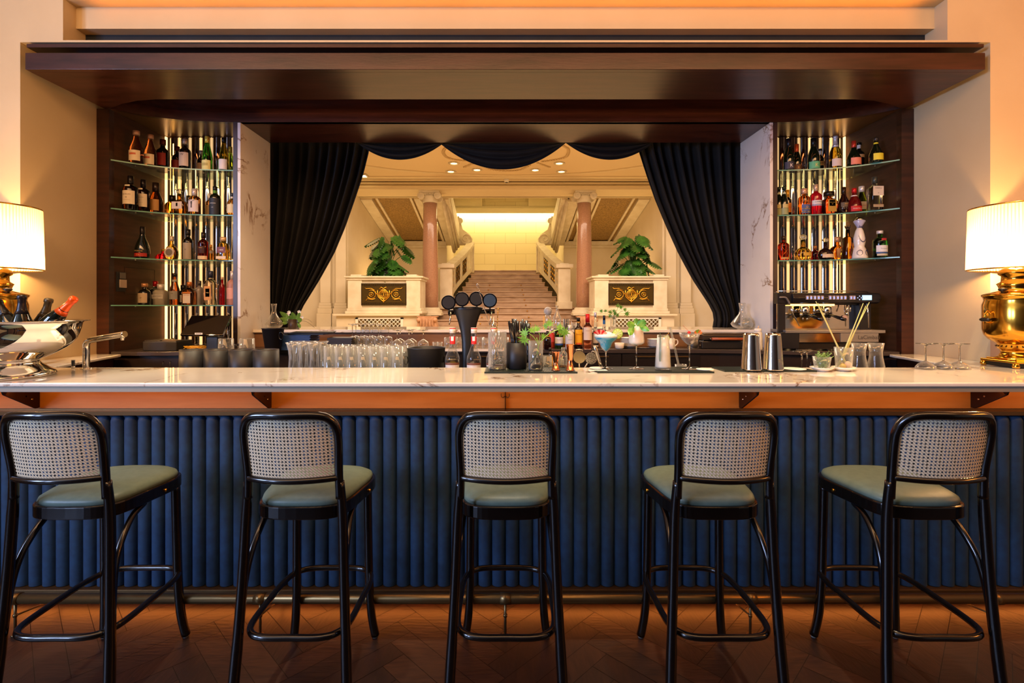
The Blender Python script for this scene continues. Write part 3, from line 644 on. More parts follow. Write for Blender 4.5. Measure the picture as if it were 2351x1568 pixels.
# monstera plants on the pedestals
def mleaf(b, c, size, az, tilt, roll, mi=0):
    R = Matrix.Translation(c) @ Matrix.Rotation(az, 4, 'Z') @ Matrix.Rotation(tilt, 4, 'X') @ Matrix.Rotation(roll, 4, 'Y')
    vs = []; fs = []; old = b.M; b.M = R; n = 7
    for s in (-1, 1):
        for i in range(n):   # finger lobes from midrib to margin
            y0 = i/n; y1 = (i+.72)/n; wd = sin(pi*min(1, .18+.8*(i+.5)/n))**.7*.5
            tipy = y0+.13; k = len(vs)
            vs += [(0, y0*size, 0), (0, (y1+.09)*size, 0), (s*wd*.75*size, (tipy+.10)*size, -.05*size), (s*wd*size, (tipy+.02)*size, -.13*size), (s*wd*.7*size, (tipy-.05)*size, -.05*size)]
            fs.append((k, k+4, k+3, k+2, k+1) if s > 0 else (k+1, k+2, k+3, k+4, k))
    b.add(vs, fs, mi); b.add([(-.006, 0, .003), (.006, 0, .003), (0, size*.97, .003)], [(0, 1, 2)], 1); b.M = old
def monstera(px, label, seed):
    random.seed(seed); D = 11.55; t = thing('monstera_plant', label, 'plant', (PX(px, D), D, 2.19), group='monstera plants')
    b = MB(); st = MB()
    for i in range(50):
        a = -pi/2+random.uniform(-2.0, 2.0); z = random.uniform(.12, 1.0); rr = random.uniform(.08, .34)*(1.25-.9*abs(z-.5))
        c = Vector((rr*cos(a), rr*sin(a)*.7, z)); st.tube(spline([(0, 0, 0), (c.x*.4, c.y*.4, c.z*.7), c], 4), .008, 5)
        mleaf(b, c, random.uniform(.26, .38), a-pi/2+random.uniform(-.5, .5), radians(random.uniform(-80, -25)), random.uniform(-.4, .4))
    b.build('leaves', [M_leafd, M_leaf], t, fix=False); st.build('stems', P('stem_green', '#3C6228', .5), t)
    MB().lathe([(.16, 0), (.2, .16), (.19, .16)], n=20).build('pot', M_black, t)
monstera(892, 'large leafy monstera plant on the left pedestal', 3); monstera(1452, 'large leafy monstera plant on the right pedestal', 12)
# ---------------------------------------------------------------- bar stools
M_bent = P('bentwood', '#0D0806', .2, coat=.4)
m = P('cane', '#E2D2B0', .6); N, L = nt(m); m_cane = m
tc = N.new('ShaderNodeTexCoord'); sx = N.new('ShaderNodeSeparateXYZ'); cx_ = N.new('ShaderNodeCombineXYZ'); L.new(tc.outputs['Object'], sx.inputs[0])
L.new(sx.outputs[0], cx_.inputs[0]); L.new(sx.outputs[2], cx_.inputs[1])
def vm(op, a, b_=None, sc_=None):
    n = N.new('ShaderNodeVectorMath'); n.operation = op; L.new(a, n.inputs[0])
    if b_ is not None: n.inputs[1].default_value = b_
    if sc_ is not None: n.inputs['Scale'].default_value = sc_
    return n
pt_ = .0129
s1 = vm('SCALE', cx_.outputs[0], sc_=1/pt_); f1 = vm('FRACTION', s1.outputs[0]); c1 = vm('SUBTRACT', f1.outputs[0], (.5, .5, 0)); l1 = vm('LENGTH', c1.outputs[0])
gt = N.new('ShaderNodeMath'); gt.operation = 'LESS_THAN'; gt.inputs[1].default_value = .27; L.new(l1.outputs['Value'], gt.inputs[0])
wv = N.new('ShaderNodeTexWave'); wv.wave_type = 'BANDS'; wv.bands_direction = 'DIAGONAL'; wv.inputs['Scale'].default_value = 60; L.new(cx_.outputs[0], wv.inputs[0])
rp = ramp(N, [(0, '#B8A27C'), (.6, '#EADBBC')]); L.new(wv.outputs[0], rp.inputs[0]); L.new(rp.outputs[0], bsdf(m).inputs['Base Color'])
tr = N.new('ShaderNodeBsdfTransparent'); mx = N.new('ShaderNodeMixShader'); L.new(gt.outputs[0], mx.inputs[0]); L.new(bsdf(m).outputs[0], mx.inputs[1]); L.new(tr.outputs[0], mx.inputs[2]); L.new(mx.outputs[0], N['Material Output'].inputs[0])
M_seat = noisy('seat_leather', '#66786C', '#5E7065', 40, .45, bump=.05, bscale=250)
def by(x, z): return -.215-.045*(1-(x/.17)**2)-.17*max(0, z-.84)
def outline(g=0):
    pts = spline([(0, -.205), (.09, -.20), (.15, -.175), (.178, -.12), (.196, 0), (.208, .10), (.195, .17), (.14, .215), (.06, .232), (0, .235)], 4) if 0 else None
    P_ = [Vector((x, y, 0)) for x, y in ((0, -.203), (.09, -.198), (.148, -.172), (.176, -.115), (.194, 0), (.206, .09), (.197, .165), (.145, .213), (.07, .232), (0, .235))]
    r = spline(P_, 4); c = Vector((0, .02, 0))
    r = [(p.x, p.y) for p in r]; full_ = r+[(-x, y) for x, y in reversed(r[1:-1])]
    if g: full_ = [(x*(1-g/.2), .016+(y-.016)*(1-g/.22)) for x, y in full_]
    return full_
def make_stool(x, label, rz=0):
    t = thing('barstool', label, 'barstool', (x, 2.06, 0), rz, 'cane-backed barstools along the bar')
    o = outline(); MB().prism(o, .708, .758).build('seat_rim', M_bent, t, bevel=.006, seg=3)
    b = MB(); ks = [(.014, .755), (.010, .765), (.014, .776), (.03, .786), (.06, .792), (.12, .796)]; n = len(o)
    vs = [(px, py, z) for g, z in ks for px, py in outline(g)]+[(0, .016, .797)]
    b.add(vs, [(k*n+j, k*n+(j+1) % n, (k+1)*n+(j+1) % n, (k+1)*n+j) for k in range(len(ks)-1) for j in range(n)]+[((len(ks)-1)*n+j, (len(ks)-1)*n+(j+1) % n, len(vs)-1) for j in range(n)], 0, True)
    b.build('seat', M_seat, t)
    q = [(-.168, .80), (-.166, .9), (-.170, 1.01), (-.166, 1.06), (-.148, 1.097), (-.11, 1.115), (0, 1.119), (.11, 1.115), (.148, 1.097), (.166, 1.06), (.170, 1.01), (.166, .9), (.168, .80)]
    pts = spline([(a, by(a, z) if z > .8 else -.222, z) for a, z in q], 5)
    MB().tube(pts, .0155, 12).build('back_frame', M_bent, t)
    def fn(u, v):
        z = .882+.228*v; wx = .158 if v < .72 else .158-.05*(1-sqrt(max(0, 1-((v-.72)/.28)**2)))
        X = -wx+2*wx*u; return (X, by(X, z)+.002, z)
    MB().grid(fn, 24, 16).build('cane_panel', m_cane, t, fix=False)
    pts = [(-.176+.352*i/16, by(-.176+.352*i/16, .877)-.006, .877) for i in range(17)]
    MB().tube(pts, [.007]+[.0115]*15+[.007], 10).build('lower_back_rail', M_bent, t)
    for s in (-1, 1):
        MB().tube(spline([(s*.168, -.222, .86), (s*.177, -.218, .74), (s*.186, -.228, .5), (s*.198, -.245, .25), (s*.211, -.27, .008)], 4), [.0165]*4+[.018]*8+[.0195]*5, 12).build('leg', M_bent, t)
        b = MB().tube(spline([(s*.158, .185, .715), (s*.160, .19, .5), (s*.163, .195, .28), (s*.170, .203, .12), (s*.184, .218, .010)], 4), [.0185]*17, 12); b.build('leg', M_bent, t)
        MB().lathe([(.012, 0), (.012, .012)], (s*.184, .218, 0), 10).build('foot_glide', P('glide', '#8A857C', .5), t)
        MB().tube(spline([(s*.196, -.232, .30), (s*.188, -.215, .46), (s*.178, -.18, .58), (s*.168, -.10, .672), (s*.162, -.02, .70)], 5), [.012]*21, 10).build('seat_brace', M_bent, t)
        MB().lathe([(.007, -.004), (.007, .004), (.003, .006)], (s*.203, .05, .728), 10, axis='x').build('screw', M_brass, t)
    ring = [(0, -.25), (.10, -.249), (.155, -.225), (.183, -.16), (.188, 0), (.186, .12), (.165, .195), (.11, .232), (0, .238)]
    r = spline([(a, b_, .305) for a, b_ in ring], 5); r2 = r+[Vector((-p.x, p.y, p.z)) for p in reversed(r[1:-1])]
    MB().tube(r2, .0125, 10, closed=True).build('foot_ring', M_bent, t)
for x, l, rz in ((-1.635, 'barstool at the far left under the steel wine cooler end of the bar', .012), (-.775, 'second barstool from the left, before the rows of clear glasses', 0), (.004, 'middle barstool in front of the bag hook', -.004), (.80, 'second barstool from the right, before the four cocktails', 0), (1.585, 'barstool at the far right end of the row', -.012)):
    make_stool(x, 'dark bentwood cane-back '+l if len(l) < 60 else l, rz)
# ---------------------------------------------------------------- samovar lamps
msh = bpy.data.materials.new('pleated_shade'); msh.use_nodes = True; N, L = nt(msh); N.remove(N['Principled BSDF'])
tl = N.new('ShaderNodeBsdfTranslucent'); df = N.new('ShaderNodeBsdfDiffuse'); tl.inputs[0].default_value = lin('#FFF4DC'); df.inputs[0].default_value = lin('#FBEFD6')
tc = N.new('ShaderNodeTexCoord'); gr = N.new('ShaderNodeTexGradient'); gr.gradient_type = 'RADIAL'; L.new(tc.outputs['Object'], gr.inputs[0])
ml = N.new('ShaderNodeMath'); ml.operation = 'MULTIPLY'; ml.inputs[1].default_value = 90; fr = N.new('ShaderNodeMath'); fr.operation = 'FRACT'; L.new(gr.outputs['Fac'], ml.inputs[0]); L.new(ml.outputs[0], fr.inputs[0])
rp = ramp(N, [(0, '#F0CE90'), (.25, '#FFF8EA'), (.75, '#FFF8EA'), (1, '#F0CE90')]); L.new(fr.outputs[0], rp.inputs[0]); L.new(rp.outputs[0], tl.inputs[0]); L.new(rp.outputs[0], df.inputs[0])
mx = N.new('ShaderNodeMixShader'); mx.inputs[0].default_value = .35; L.new(tl.outputs[0], mx.inputs[1]); L.new(df.outputs[0], mx.inputs[2]); L.new(mx.outputs[0], N['Material Output'].inputs[0])
def lamp(px, s, label):
    D = 2.94; k = .00263; RS = .676; XL = s*2.996; t = thing('samovar_lamp', label, 'table lamp', (XL, D, 1.15), group='samovar lamps')
    z = lambda y: (1.5-(y-705)*k)-1.15
    pr = [(56, 819), (44, 815), (37, 807), (40, 800), (47, 797), (47, 788), (52, 785), (68, 777), (78, 768), (83, 755), (83, 700), (78, 690), (80, 684), (84, 681), (84, 677), (70, 674), (40, 668), (42, 660), (47, 653), (36, 648), (35, 636), (43, 632), (43, 624), (30, 618)]
    MB().lathe([(r*k*RS, z(y)) for r, y in pr], n=48).build('brass_urn', M_brass, t)
    b = MB()
    for j in range(22): a = 2*pi*j/22; b.ball((47.5*k*RS*cos(a), 47.5*k*RS*sin(a), z(792.5)), .0045, 0, 6)
    b.build('pierced_gallery', P('gallery_dark', '#4A3210', .4, .6), t)
    b = MB().box(-.108, .108, -.108, .108, .028, .043).box(-.09, .09, -.09, .09, .043, .052)
    for a in (-1, 1):
        for c in (-1, 1): b.lathe([(.013, 0), (.019, .010), (.014, .03)], (a*.096, c*.096, 0), 12)
    b.build('square_base', M_brass, t, bevel=.006); MB().box(-.092, .092, -.092, .092, .004, .030).build('base_skirt', P('skirt_black', '#120D08', .4), t)
    for q in (-1, 1):
        MB().tube(spline([(q*.135, 0, z(722)), (q*.165, 0, z(714)), (q*.18, 0, z(722)), (q*.175, 0, z(736)), (q*.135, 0, z(740))], 5), .0055, 8).build('side_handle', M_brass, t)
        MB().tube([(q*.18, -.03, z(733)), (q*.18, -.015, z(733)), (q*.18, .015, z(733)), (q*.18, .03, z(733))], [.007, .012, .012, .007], 10).build('handle_grip', P('grip_wood', '#1A100A', .4), t)
    b = MB().lathe([(.008, 0), (.008, .012), (.022, .024), (.016, .034), (0, .036)], (-s*60*k*RS, -.03, z(676)), 14).tube([(-s*50*k*RS, -.03, z(668)), (-s*44*k*RS, -.03, z(666))], .004, 6)
    b.build('lid_knob', P('grip_wood', '#1A100A'), t)
    R = .209; z0, z1 = .573, .938
    o = MB().lathe([(R*1.03, z0), (R*.985, z1)], n=540, flute=90, fa=.016)
    o.f = [f for f in o.f if len(f) == 4]; o.m = o.m[:len(o.f)]; o.sm = [True]*len(o.f)
    o.build('lamp_shade', msh, t, fix=False)
    b = MB().tube([(R*1.035*cos(2*pi*j/64), R*1.035*sin(2*pi*j/64), z0) for j in range(64)], .0045, 6, closed=True).tube([(R*.99*cos(2*pi*j/64), R*.99*sin(2*pi*j/64), z1) for j in range(64)], .0045, 6, closed=True)
    for j in range(3): a = 2*pi*j/3+.5; b.tube([(0, 0, z1-.03), (R*.985*cos(a), R*.985*sin(a), z1)], .003, 6)
    b.tube([(0, 0, z(620)), (0, 0, z1-.03)], .006, 8)
    b.build('shade_trim', M_brass, t)
    MB().ball((0, 0, z(575)), .035, 0, 12).build('bulb', emis('bulb', '#FFE6B0', 30), t)
    point('samovar_bulb', (XL, D, 1.15+z(588)), 70, '#FFC07A', .05)
lamp(-19, -1, 'brass samovar lamp with lit pleated shade behind the steel wine cooler'); lamp(2341, 1, 'brass samovar lamp with lit pleated shade beside the upturned stemmed glasses')
# ---------------------------------------------------------------- wine cooler, tap
D = 2.505; k = D/F; X0 = -2.549; RB = .925; z = lambda y: 1.5-(y-705)*k-1.15
t = thing('wine_cooler', 'large polished steel champagne bowl on a pedestal foot', 'wine cooler', (X0, D, 1.15))
pr = [(90, 865.6), (92, 862), (90, 857), (82, 851), (76, 845), (68, 838), (64, 831), (85, 826.5), (104, 819), (121, 810), (136, 801), (146, 792), (155, 780), (160, 768), (164, 755), (166, 744), (170, 739), (181, 738), (182, 736)]
o = [(max(r*k*(RB if y < 830 else 1.16), 0), max(z(y), 0)) for r, y in pr]; inn = [(162*k*RB, z(740)), (158*k*RB, z(766)), (144*k*RB, z(788)), (118*k*RB, z(806)), (78*k*RB, z(820)), (0, z(823))]
MB().lathe([(0, 0)]+o+inn, n=64).build('bowl', M_chrome, t)
PR = {'bord': [(.93, 0), (1, .015), (1, .60), (.93, .655), (.6, .71), (.40, .75), (.36, .80), (.35, .95), (.40, .955), (.40, 1)],
      'burg': [(.93, 0), (1, .02), (1, .40), (.92, .50), (.66, .63), (.46, .74), (.38, .82), (.37, .95), (.42, .955), (.42, 1)],
      'flute': [(.93, 0), (1, .015), (1, .36), (.9, .50), (.66, .66), (.46, .78), (.40, .86), (.40, 1)],
      'champ': [(.93, 0), (1, .02), (1, .42), (.9, .54), (.6, .68), (.40, .78), (.33, .86), (.32, .93), (.40, .94), (.40, .99), (.34, 1)],
      'spirit': [(.92, 0), (1, .02), (1, .60), (.95, .66), (.7, .71), (.40, .75), (.34, .78), (.34, 1)],
      'squat': [(.92, 0), (1, .03), (1, .50), (.94, .60), (.7, .68), (.36, .72), (.30, .78), (.30, 1)],
      'cognac': [(.8, 0), (.97, .04), (1, .22), (.92, .38), (.7, .52), (.42, .66), (.30, .78), (.28, 1)],
      'round': [(.6, 0), (.92, .08), (1, .25), (.95, .42), (.7, .56), (.38, .63), (.28, .70), (.27, 1)],
      'taper': [(.95, 0), (1, .03), (.92, .3), (.78, .68), (.6, .74), (.3, .78), (.28, 1)],
      'pear': [(.8, 0), (1, .1), (.95, .22), (.6, .5), (.36, .75), (.3, 1)],
      'slim': [(.95, 0), (1, .03), (1, .6), (.8, .7), (.55, .76), (.5, 1)]}
def bottle(name, loc, h, R, prof, glass, cap, capf, labels, label, cat='bottle', group=None, sq=2, sy=1, tilt=None, texts=(), capmat=None, capr=1.18, stop=None, neckw=None, extra=None):
    t = thing(name, label, cat, loc, group=group)
    if tilt is not None: t.rotation_euler = tilt
    pr = PR[prof]; nr = pr[-1][0]*R
    b = MB().lathe([(r*R, z_*h*.995) for r, z_ in pr], n=20 if sq == 2 else 24, sq=sq, sy=sy)
    b.build('glass_body', glass, t)
    cm = capmat or (foil(cap) if cap else None)
    if stop: stop(t, nr, h)
    elif cap: MB().lathe([(nr*capr, h*(1-capf)), (nr*(capr+.02), h*(1-capf*.5)), (nr*capr, h*.997), (nr*.9, h*1.004)], n=16).build('cap', cm, t)
    for li, (z0, z1, a, col, *rest) in enumerate(labels):
        rr = 1.0
        zz = (z0+z1)/2
        for (r1, a1), (r2, a2) in zip(pr, pr[1:]):
            if a1 <= zz <= a2: rr = r1+(r2-r1)*(zz-a1)/(a2-a1)
        b = MB(); mats = [paper(col)]
        if sq == 2: b.patch(R*rr+.0009, z0*h, z1*h, a)
        else: b.box(-R*rr*a, R*rr*a, -R*rr*sy-.0014, -R*rr*sy-.0006, z0*h, z1*h)
        for txt in rest:
            if not txt: continue
            s_, size, tz, tcol = txt; mats.append(paper(tcol))
            b.text(s_, size*R, 0, 0 if sq == 2 else -R*rr*sy-.0018, tz*h, len(mats)-1, wrap=R*rr+.0012 if sq == 2 else None)
        b.build('label', mats, t, fix=False)
    if extra: extra(t, R, h)
    return t
def tilted(name, top, ang, h, R, *a, **k_):
    d = Vector((sin(ang[0])*cos(ang[1]), sin(ang[1]), cos(ang[0])*cos(ang[1]))).normalized()
    base = Vector(top)-d*h; o = bottle(name, base, h, R, *a, **k_)
    o.rotation_euler = Vector((0, 0, 1)).rotation_difference(d).to_euler(); return o
dg = darkglass('#0B120A')
def foilneck(col, lo=.66, wire=True):
    def f(t, nr, h):
        R = nr/.34
        MB().lathe([(.655*R, lo*h), (.47*R, .74*h), (.37*R, .84*h), (.36*R, .92*h), (.44*R, .935*h), (.43*R, .985*h), (.36*R, 1.004*h), (0, 1.006*h)], n=20).build('foil_neck', foil(col), t)
    return f
tilted('champagne_bottle', W(172, 684, 2.50), (.76, 0), .30, .044, 'champ', dg, None, 0, [], 'champagne bottle with bright orange foil leaning out of the wine cooler', stop=foilneck('#FF5E14'), group='bottles in the wine cooler')
tilted('champagne_bottle', W(113, 686, 2.53), (.26, 0), .27, .044, 'champ', liquid('#5A4A18'), None, 0, [], 'champagne bottle with olive foil neck in the wine cooler', stop=foilneck('#57492F'), group='bottles in the wine cooler')
tilted('champagne_bottle', W(50, 678, 2.46), (.0, 0), .27, .044, 'champ', dg, None, 0, [], 'upright champagne bottle with navy foil in the wine cooler', stop=foilneck('#232028'), group='bottles in the wine cooler')
tilted('champagne_bottle', W(-6, 690, 2.50), (-.5, 0), .27, .044, 'champ', dg, None, 0, [], 'dark champagne bottle leaning to the left frame edge in the wine cooler', stop=foilneck('#1A1210'), group='bottles in the wine cooler')
D = 2.85; k = D/F; x = PX(198, D)
t = thing('water_tap', 'chrome bar tap with a long angled spout', 'tap', (x, D, 1.15))
b = MB().lathe([(.03, 0), (.03, .004), (.02, .006)], n=20)
b.tube(spline([(0, 0, 0), (0, 0, .07), (0, 0, .12), (.004, -.004, .142), (.022, -.010, .160), (.06, -.018, .168), (.15, -.03, .182), (.255, -.045, .199)], 6), .0175, 16).build('spout', M_chrome, t)
MB().lathe([(.009, 0), (.011, .012), (.011, .016)], (.240, -.043, .164), 12).build('aerator', M_steel, t)
t = thing('tap_button', 'small dark cylindrical tap control on the counter', 'control', (PX(168, 2.86), 2.86, 1.15))
MB().lathe([(.009, 0), (.009, .014)], n=14).build('collar', M_chrome, t); MB().lathe([(.0085, .014), (.0085, .046)], n=14).build('grip', P('navy_plastic', '#1E2838', .3), t); MB().lathe([(.009, .046), (.009, .05)], n=14).build('top_ring', M_chrome, t)
# ---------------------------------------------------------------- bottles on the glass shelves
Z1, Z2, Z3, Z4 = shz
am, amd, brn, clr, gold, rose, grn, red = [liquid(c) for c in ('#D08A34', '#8E4A16', '#4A1E0A', '#F2F4F0', '#E0AE48', '#D88452', '#2E7A22', '#C2121E')]
dk = darkglass('#0A0907'); dkg = darkglass('#0C160A'); dkr = darkglass('#1C0806')
def B(px, D, z, hpx, wpx, prof, glass, cap, capf, labels, label, **k):
    q = D/F; k.setdefault('group', 'bottles in the %s cabinet' % ('left' if px < 1160 else 'right'))
    return bottle(k.pop('name', 'bottle'), (PX(px, D), D, z), hpx*q, wpx*q/2, prof, glass, cap, capf, labels, label, **k)
def ballstop(col=None, r=1.5):
    def f(t, nr, h): MB().lathe([(nr*.9, h*.98), (nr*.9, h*1.02)], n=12).ball((0, 0, h*1.0+nr*r*.9), nr*r, 0, 14).build('stopper', clr if col is None else P('stop'+col, col, .3), t)
    return f
LT = 1.1
# left cabinet, top shelf
for px, D, top, w_, l in ((313, 3.895, 76, 28, 'first rose wine bottle from the outer end of the left top shelf'), (345, 4.0, 76, 27, 'second rose wine bottle beside the first on the left top shelf')):
    B(px, D, Z1, top, w_, 'burg', rose, '#C9A284', .13, [(.07, .38, 1.15, '#E0CDA8', None), (.24, .30, .55, '#C4613E')], l, name='wine_bottle')
B(374, 4.12, Z1, 74, 26, 'bord', dk, '#5E1519', .17, [(.17, .55, 1.0, '#931B12')], 'red wine bottle with a plain red label, left top shelf front', name='wine_bottle')
B(407, 4.23, Z1, 66, 22, 'bord', dk, '#5E1519', .17, [(.10, .5, 1.0, '#8A1912')], 'red-labelled wine bottle standing half behind the white-labelled one', name='wine_bottle')
B(425, 4.11, Z1, 74, 24, 'bord', dk, '#BDB4AA', .16, [(.14, .56, 1.1, '#E2D2C8', ('W', .6, .49, '#332A28'))], 'dark wine bottle with a large white label and silver cap', name='wine_bottle')
B(463, 4.28, Z1, 60, 20, 'bord', dk, '#C4B8A8', .18, [(.1, .5, 1.1, '#D8B49C')], 'dark wine bottle with a pinkish label behind the green one', name='wine_bottle')
B(476, 4.11, Z1, 80, 22, 'flute', grn, '#DCC04A', .19, [(.02, .30, 1.1, '#E6DC86'), (.14, .22, .6, '#B8A858')], 'bright green slender wine bottle with yellow label and yellow cap', name='wine_bottle')
B(514, 4.11, Z1, 77, 21, 'flute', liquid('#6A5A14'), '#101010', .14, [(.04, .34, 1.1, '#EADFD6')], 'olive slender wine bottle with white label and black cap', name='wine_bottle')
B(529, 4.27, Z1, 68, 18, 'flute', liquid('#8FA02A'), '#E0B838', .2, [], 'yellow-green bottle standing in for a mirror reflection beside the inner post', name='wine_bottle')  # added bottle in place of a green and yellow reflection
# left, second shelf
for px, D, h, w_, n_, l in ((300, 3.875, 79, 30, '18', 'whisky bottle with large cream label, outermost on the left second shelf'), (329, 3.975, 76, 27, '15', 'whisky bottle with large cream label, next to the outermost on the left second shelf')):
    B(px, D, Z2, h, w_, 'spirit', liquid('#5A2A10'), '#120C0A', .25, [(.16, .55, 1.15, '#E2D2B2', ('MACALLAN', .24, .44, '#5A2A1A'), (n_, .3, .35, '#3A2A20'), ('HIGHLAND SINGLE MALT', .1, .28, '#5A4A3A')), (.66, .72, .5, '#E2D2B2')], l, name='whisky_bottle')
B(358, 4.07, Z2, 74, 28, 'burg', amd, '#2A1C14', .3, [(.12, .46, 1.0, '#B0803E')], 'dark amber brandy bottle with ochre label beside the light strip', name='brandy_bottle')
B(396, 4.17, Z2, 50, 28, 'squat', am, '#120E0C', .28, [], 'squat amber whisky decanter with black stopper', sq=5, sy=.7, name='whisky_bottle', capr=1.6)
B(412, 4.08, Z2, 48, 32, 'squat', am, None, 0, [(.28, .62, .72, '#E0D2C4'), (.40, .56, .12, '#2E2A24')], 'square amber whisky bottle with a tree drawing on its label', sq=5, sy=.6, stop=ballstop(None, 1.4), name='whisky_bottle')
B(434, 4.22, Z2, 52, 20, 'squat', brn, '#14100C', .25, [(.3, .5, 1, '#6A5430')], 'brown square whisky bottle half hidden by its amber neighbours', sq=5, sy=.8, name='whisky_bottle', capr=1.6)
def stag(t, R, h):
    b = MB(); y = -R-.0022; Z = lambda q: q*h
    b.add([(x*R, y, Z(z_)) for x, z_ in ((-.12, .26), (.12, .26), (.1, .38), (.16, .46), (.1, .50), (-.1, .50), (-.16, .46), (-.1, .38))], [tuple(range(8))])
    for s in (-1, 1): b.tube([(s*.06*R, y, Z(.5)), (s*.3*R, y, Z(.54)), (s*.45*R, y, Z(.52)), (s*.5*R, y, Z(.57))], R*.03, 5)
    b.build('emblem', P('emblem_ink', '#3A3230', .6), t)
B(447, 4.09, Z2, 61, 25, 'spirit', am, '#CFC3BC', .26, [(.12, .56, 1.15, '#E4D8D4', ('THE DALMORE' if 0 else '', .1, .1, '#000000'))], 'amber whisky bottle with white label and dark stag emblem', extra=stag, name='whisky_bottle', capr=1.4)
B(482, 4.24, Z2, 58, 18, 'spirit', am, '#D8C8C4', .25, [(.1, .52, 1.1, '#C8A878')], 'amber bottle with tan label half behind the black whisky bottle', name='whisky_bottle')
B(494, 4.10, Z2, 67, 24, 'spirit', dkg, '#101010', .14, [(.02, .58, 1.3, '#1A2028', ('LAPHROAIG', .22, .40, '#E8E4DC'), ('1815', .2, .26, '#E8E4DC')), (.72, .86, 2.6, '#4E8A1E')], 'black-labelled whisky bottle with a green neck', name='whisky_bottle')
B(533, 4.10, Z2, 52, 21, 'squat', am, '#3A4044', .16, [(.10, .48, 1.1, '#EBD9A8'), (.72, .84, 2.6, '#E8DCC8')], 'small amber whisky bottle with cream label by the left inner post', name='whisky_bottle')
# left, third shelf
B(327, 3.955, Z3, 74, 31, 'cognac', dkg, '#161210', .28, [(.06, .17, 1.2, '#A01E12', ('X.O', .26, .115, '#E0A040')), (.19, .27, 1.1, '#15120C', ('REMY MARTIN', .2, .23, '#D8B04A'))], 'dark cognac bottle with red band alone at the outer end of the third shelf', name='cognac_bottle')
B(376, 4.17, Z3, 28, 34, 'round', liquid('#B01020'), '#C09028', .2, [], 'low round deep red bottle behind the round-labelled one', name='liqueur_bottle')
def rlab(t, R, h):
    MB().lathe([(R*.80, -.001), (R*.80, .001)], (0, -R*.62, h*.32), 24, axis='y').build('round_label', paper('#D8CABC'), t); MB().lathe([(R*.55, -.001), (R*.55, .001)], (0, -R*.62-.002, h*.32), 24, axis='y').build('seal', P('seal_grey', '#7E7468', .4, .3), t)
B(394, 4.07, Z3, 55, 28, 'round', gold, '#D8C8A8', .2, [], 'golden flask bottle with big round grey label', sy=.6, extra=rlab, name='rum_bottle', sq=3)
B(432, 4.08, Z3, 71, 21, 'bord', dk, '#1A1614', .2, [(.03, .56, 1.15, '#A89C88', ('O', .4, .34, '#2E2820'))], 'dark straight bottle with a tall taupe label', name='rum_bottle')
B(467, 4.08, Z3, 64, 23, 'spirit', liquid('#5E1410'), '#1A1210', .2, [(.03, .15, 1.2, '#E8D4B0'), (.24, .5, .7, '#3A0E0A', ('RON', .3, .44, '#E0B050'), ('ZACAPA' if 0 else '', .1, .1, '#000000'))], 'dark red rum bottle with gold lettering and cream base band', name='rum_bottle')
B(484, 4.25, Z3, 40, 12, 'bord', am, '#E0A040', .2, [(.5, .66, 1.2, '#E0D4CC')], 'small orange bottle half behind the dark red rum bottle', name='liqueur_bottle')
B(513, 4.07, Z3, 53, 28, 'taper', gold, '#D8AE78', .18, [(.30, .56, .75, '#7A4A5E', ('1800', .36, .43, '#F0E4E0')), (.04, .16, .8, '#EBDDD4')], 'tapered golden tequila bottle with plum label', sq=4, sy=.8, capr=1.8, name='tequila_bottle')
B(537, 4.2, Z3, 86, 16, 'pear', liquid('#E8D9B8'), '#C8A060', .1, [], 'tall narrow clear pear-shaped bottle by the inner post', name='liqueur_bottle')
# left, bottom shelf
B(332, 3.985, Z4, 50, 25, 'squat', dk, '#C08A58', .18, [(.10, .54, 1.0, '#C9B08C', ('47', .34, .32, '#4A3A2A'))], 'black apothecary gin bottle with cork and tan label', name='gin_bottle', capr=1.7)
B(357, 4.2, Z4, 55, 27, 'squat', clr, '#B01820', .22, [], 'clear gin bottle with red cap behind the frosted grey one', name='gin_bottle', capr=1.3)
B(369, 4.09, Z4, 48, 28, 'spirit', P('frost_grey', '#C4BCA8', .35, trans=.4), '#E4DCD0', .24, [(.3, .5, .9, '#CEC6B2', ("HENDRICK'S", .26, .42, '#4A443C'), ('GIN', .2, .33, '#4A443C'))], 'frosted grey square gin bottle with white cap', sq=5, sy=.8, capr=1.5, name='gin_bottle')
B(401, 4.12, Z4, 73, 21, 'burg', amd, '#2C2824', .1, [(.18, .44, 1.1, '#9A9484', ('VEN', .3, .36, '#3A362E')), (.72, .8, 2, '#B8B4A0')], 'slender amber bottle with grey label left of the dark bottles', name='liqueur_bottle')
B(421, 4.18, Z4, 46, 22, 'spirit', dk, '#1C1814', .25, [(.14, .5, .8, '#CFC8B4')], 'black bottle with pale diamond label on the bottom shelf', name='gin_bottle', capr=1.5)
B(435, 4.08, Z4, 53, 27, 'squat', amd, '#C87838', .18, [(.08, .48, .62, '#E6D6C2', ('COINTREAU', .18, .42, '#C85A1E')), (.5, .56, .7, '#D07A2C')], 'square brown orange-liqueur bottle with cream label', sq=5, sy=.8, name='liqueur_bottle', capr=1.3)
B(458, 4.27, Z4, 56, 20, 'spirit', P('frost_pinkgrey', '#B8A8A2', .3, trans=.5), '#5A5450', .2, [], 'greyish frosted bottle behind and between the brown and clear ones', name='vodka_bottle')
B(483, 4.1, Z4, 78, 25, 'spirit', liquid('#F0D8C4'), '#2A3050', .2, [(.14, .55, .6, '#E0A870'), (.24, .48, .38, '#34406E', ('GIN', .26, .36, '#F0D8A0'))], 'clear square gin bottle with blue oval label and navy cap', sq=5, sy=.9, name='gin_bottle', capr=1.35)
B(510, 4.1, Z4, 64, 11, 'slim', red, '#D8B898', .1, [], 'very narrow bright red bitter bottle', name='bitters_bottle')
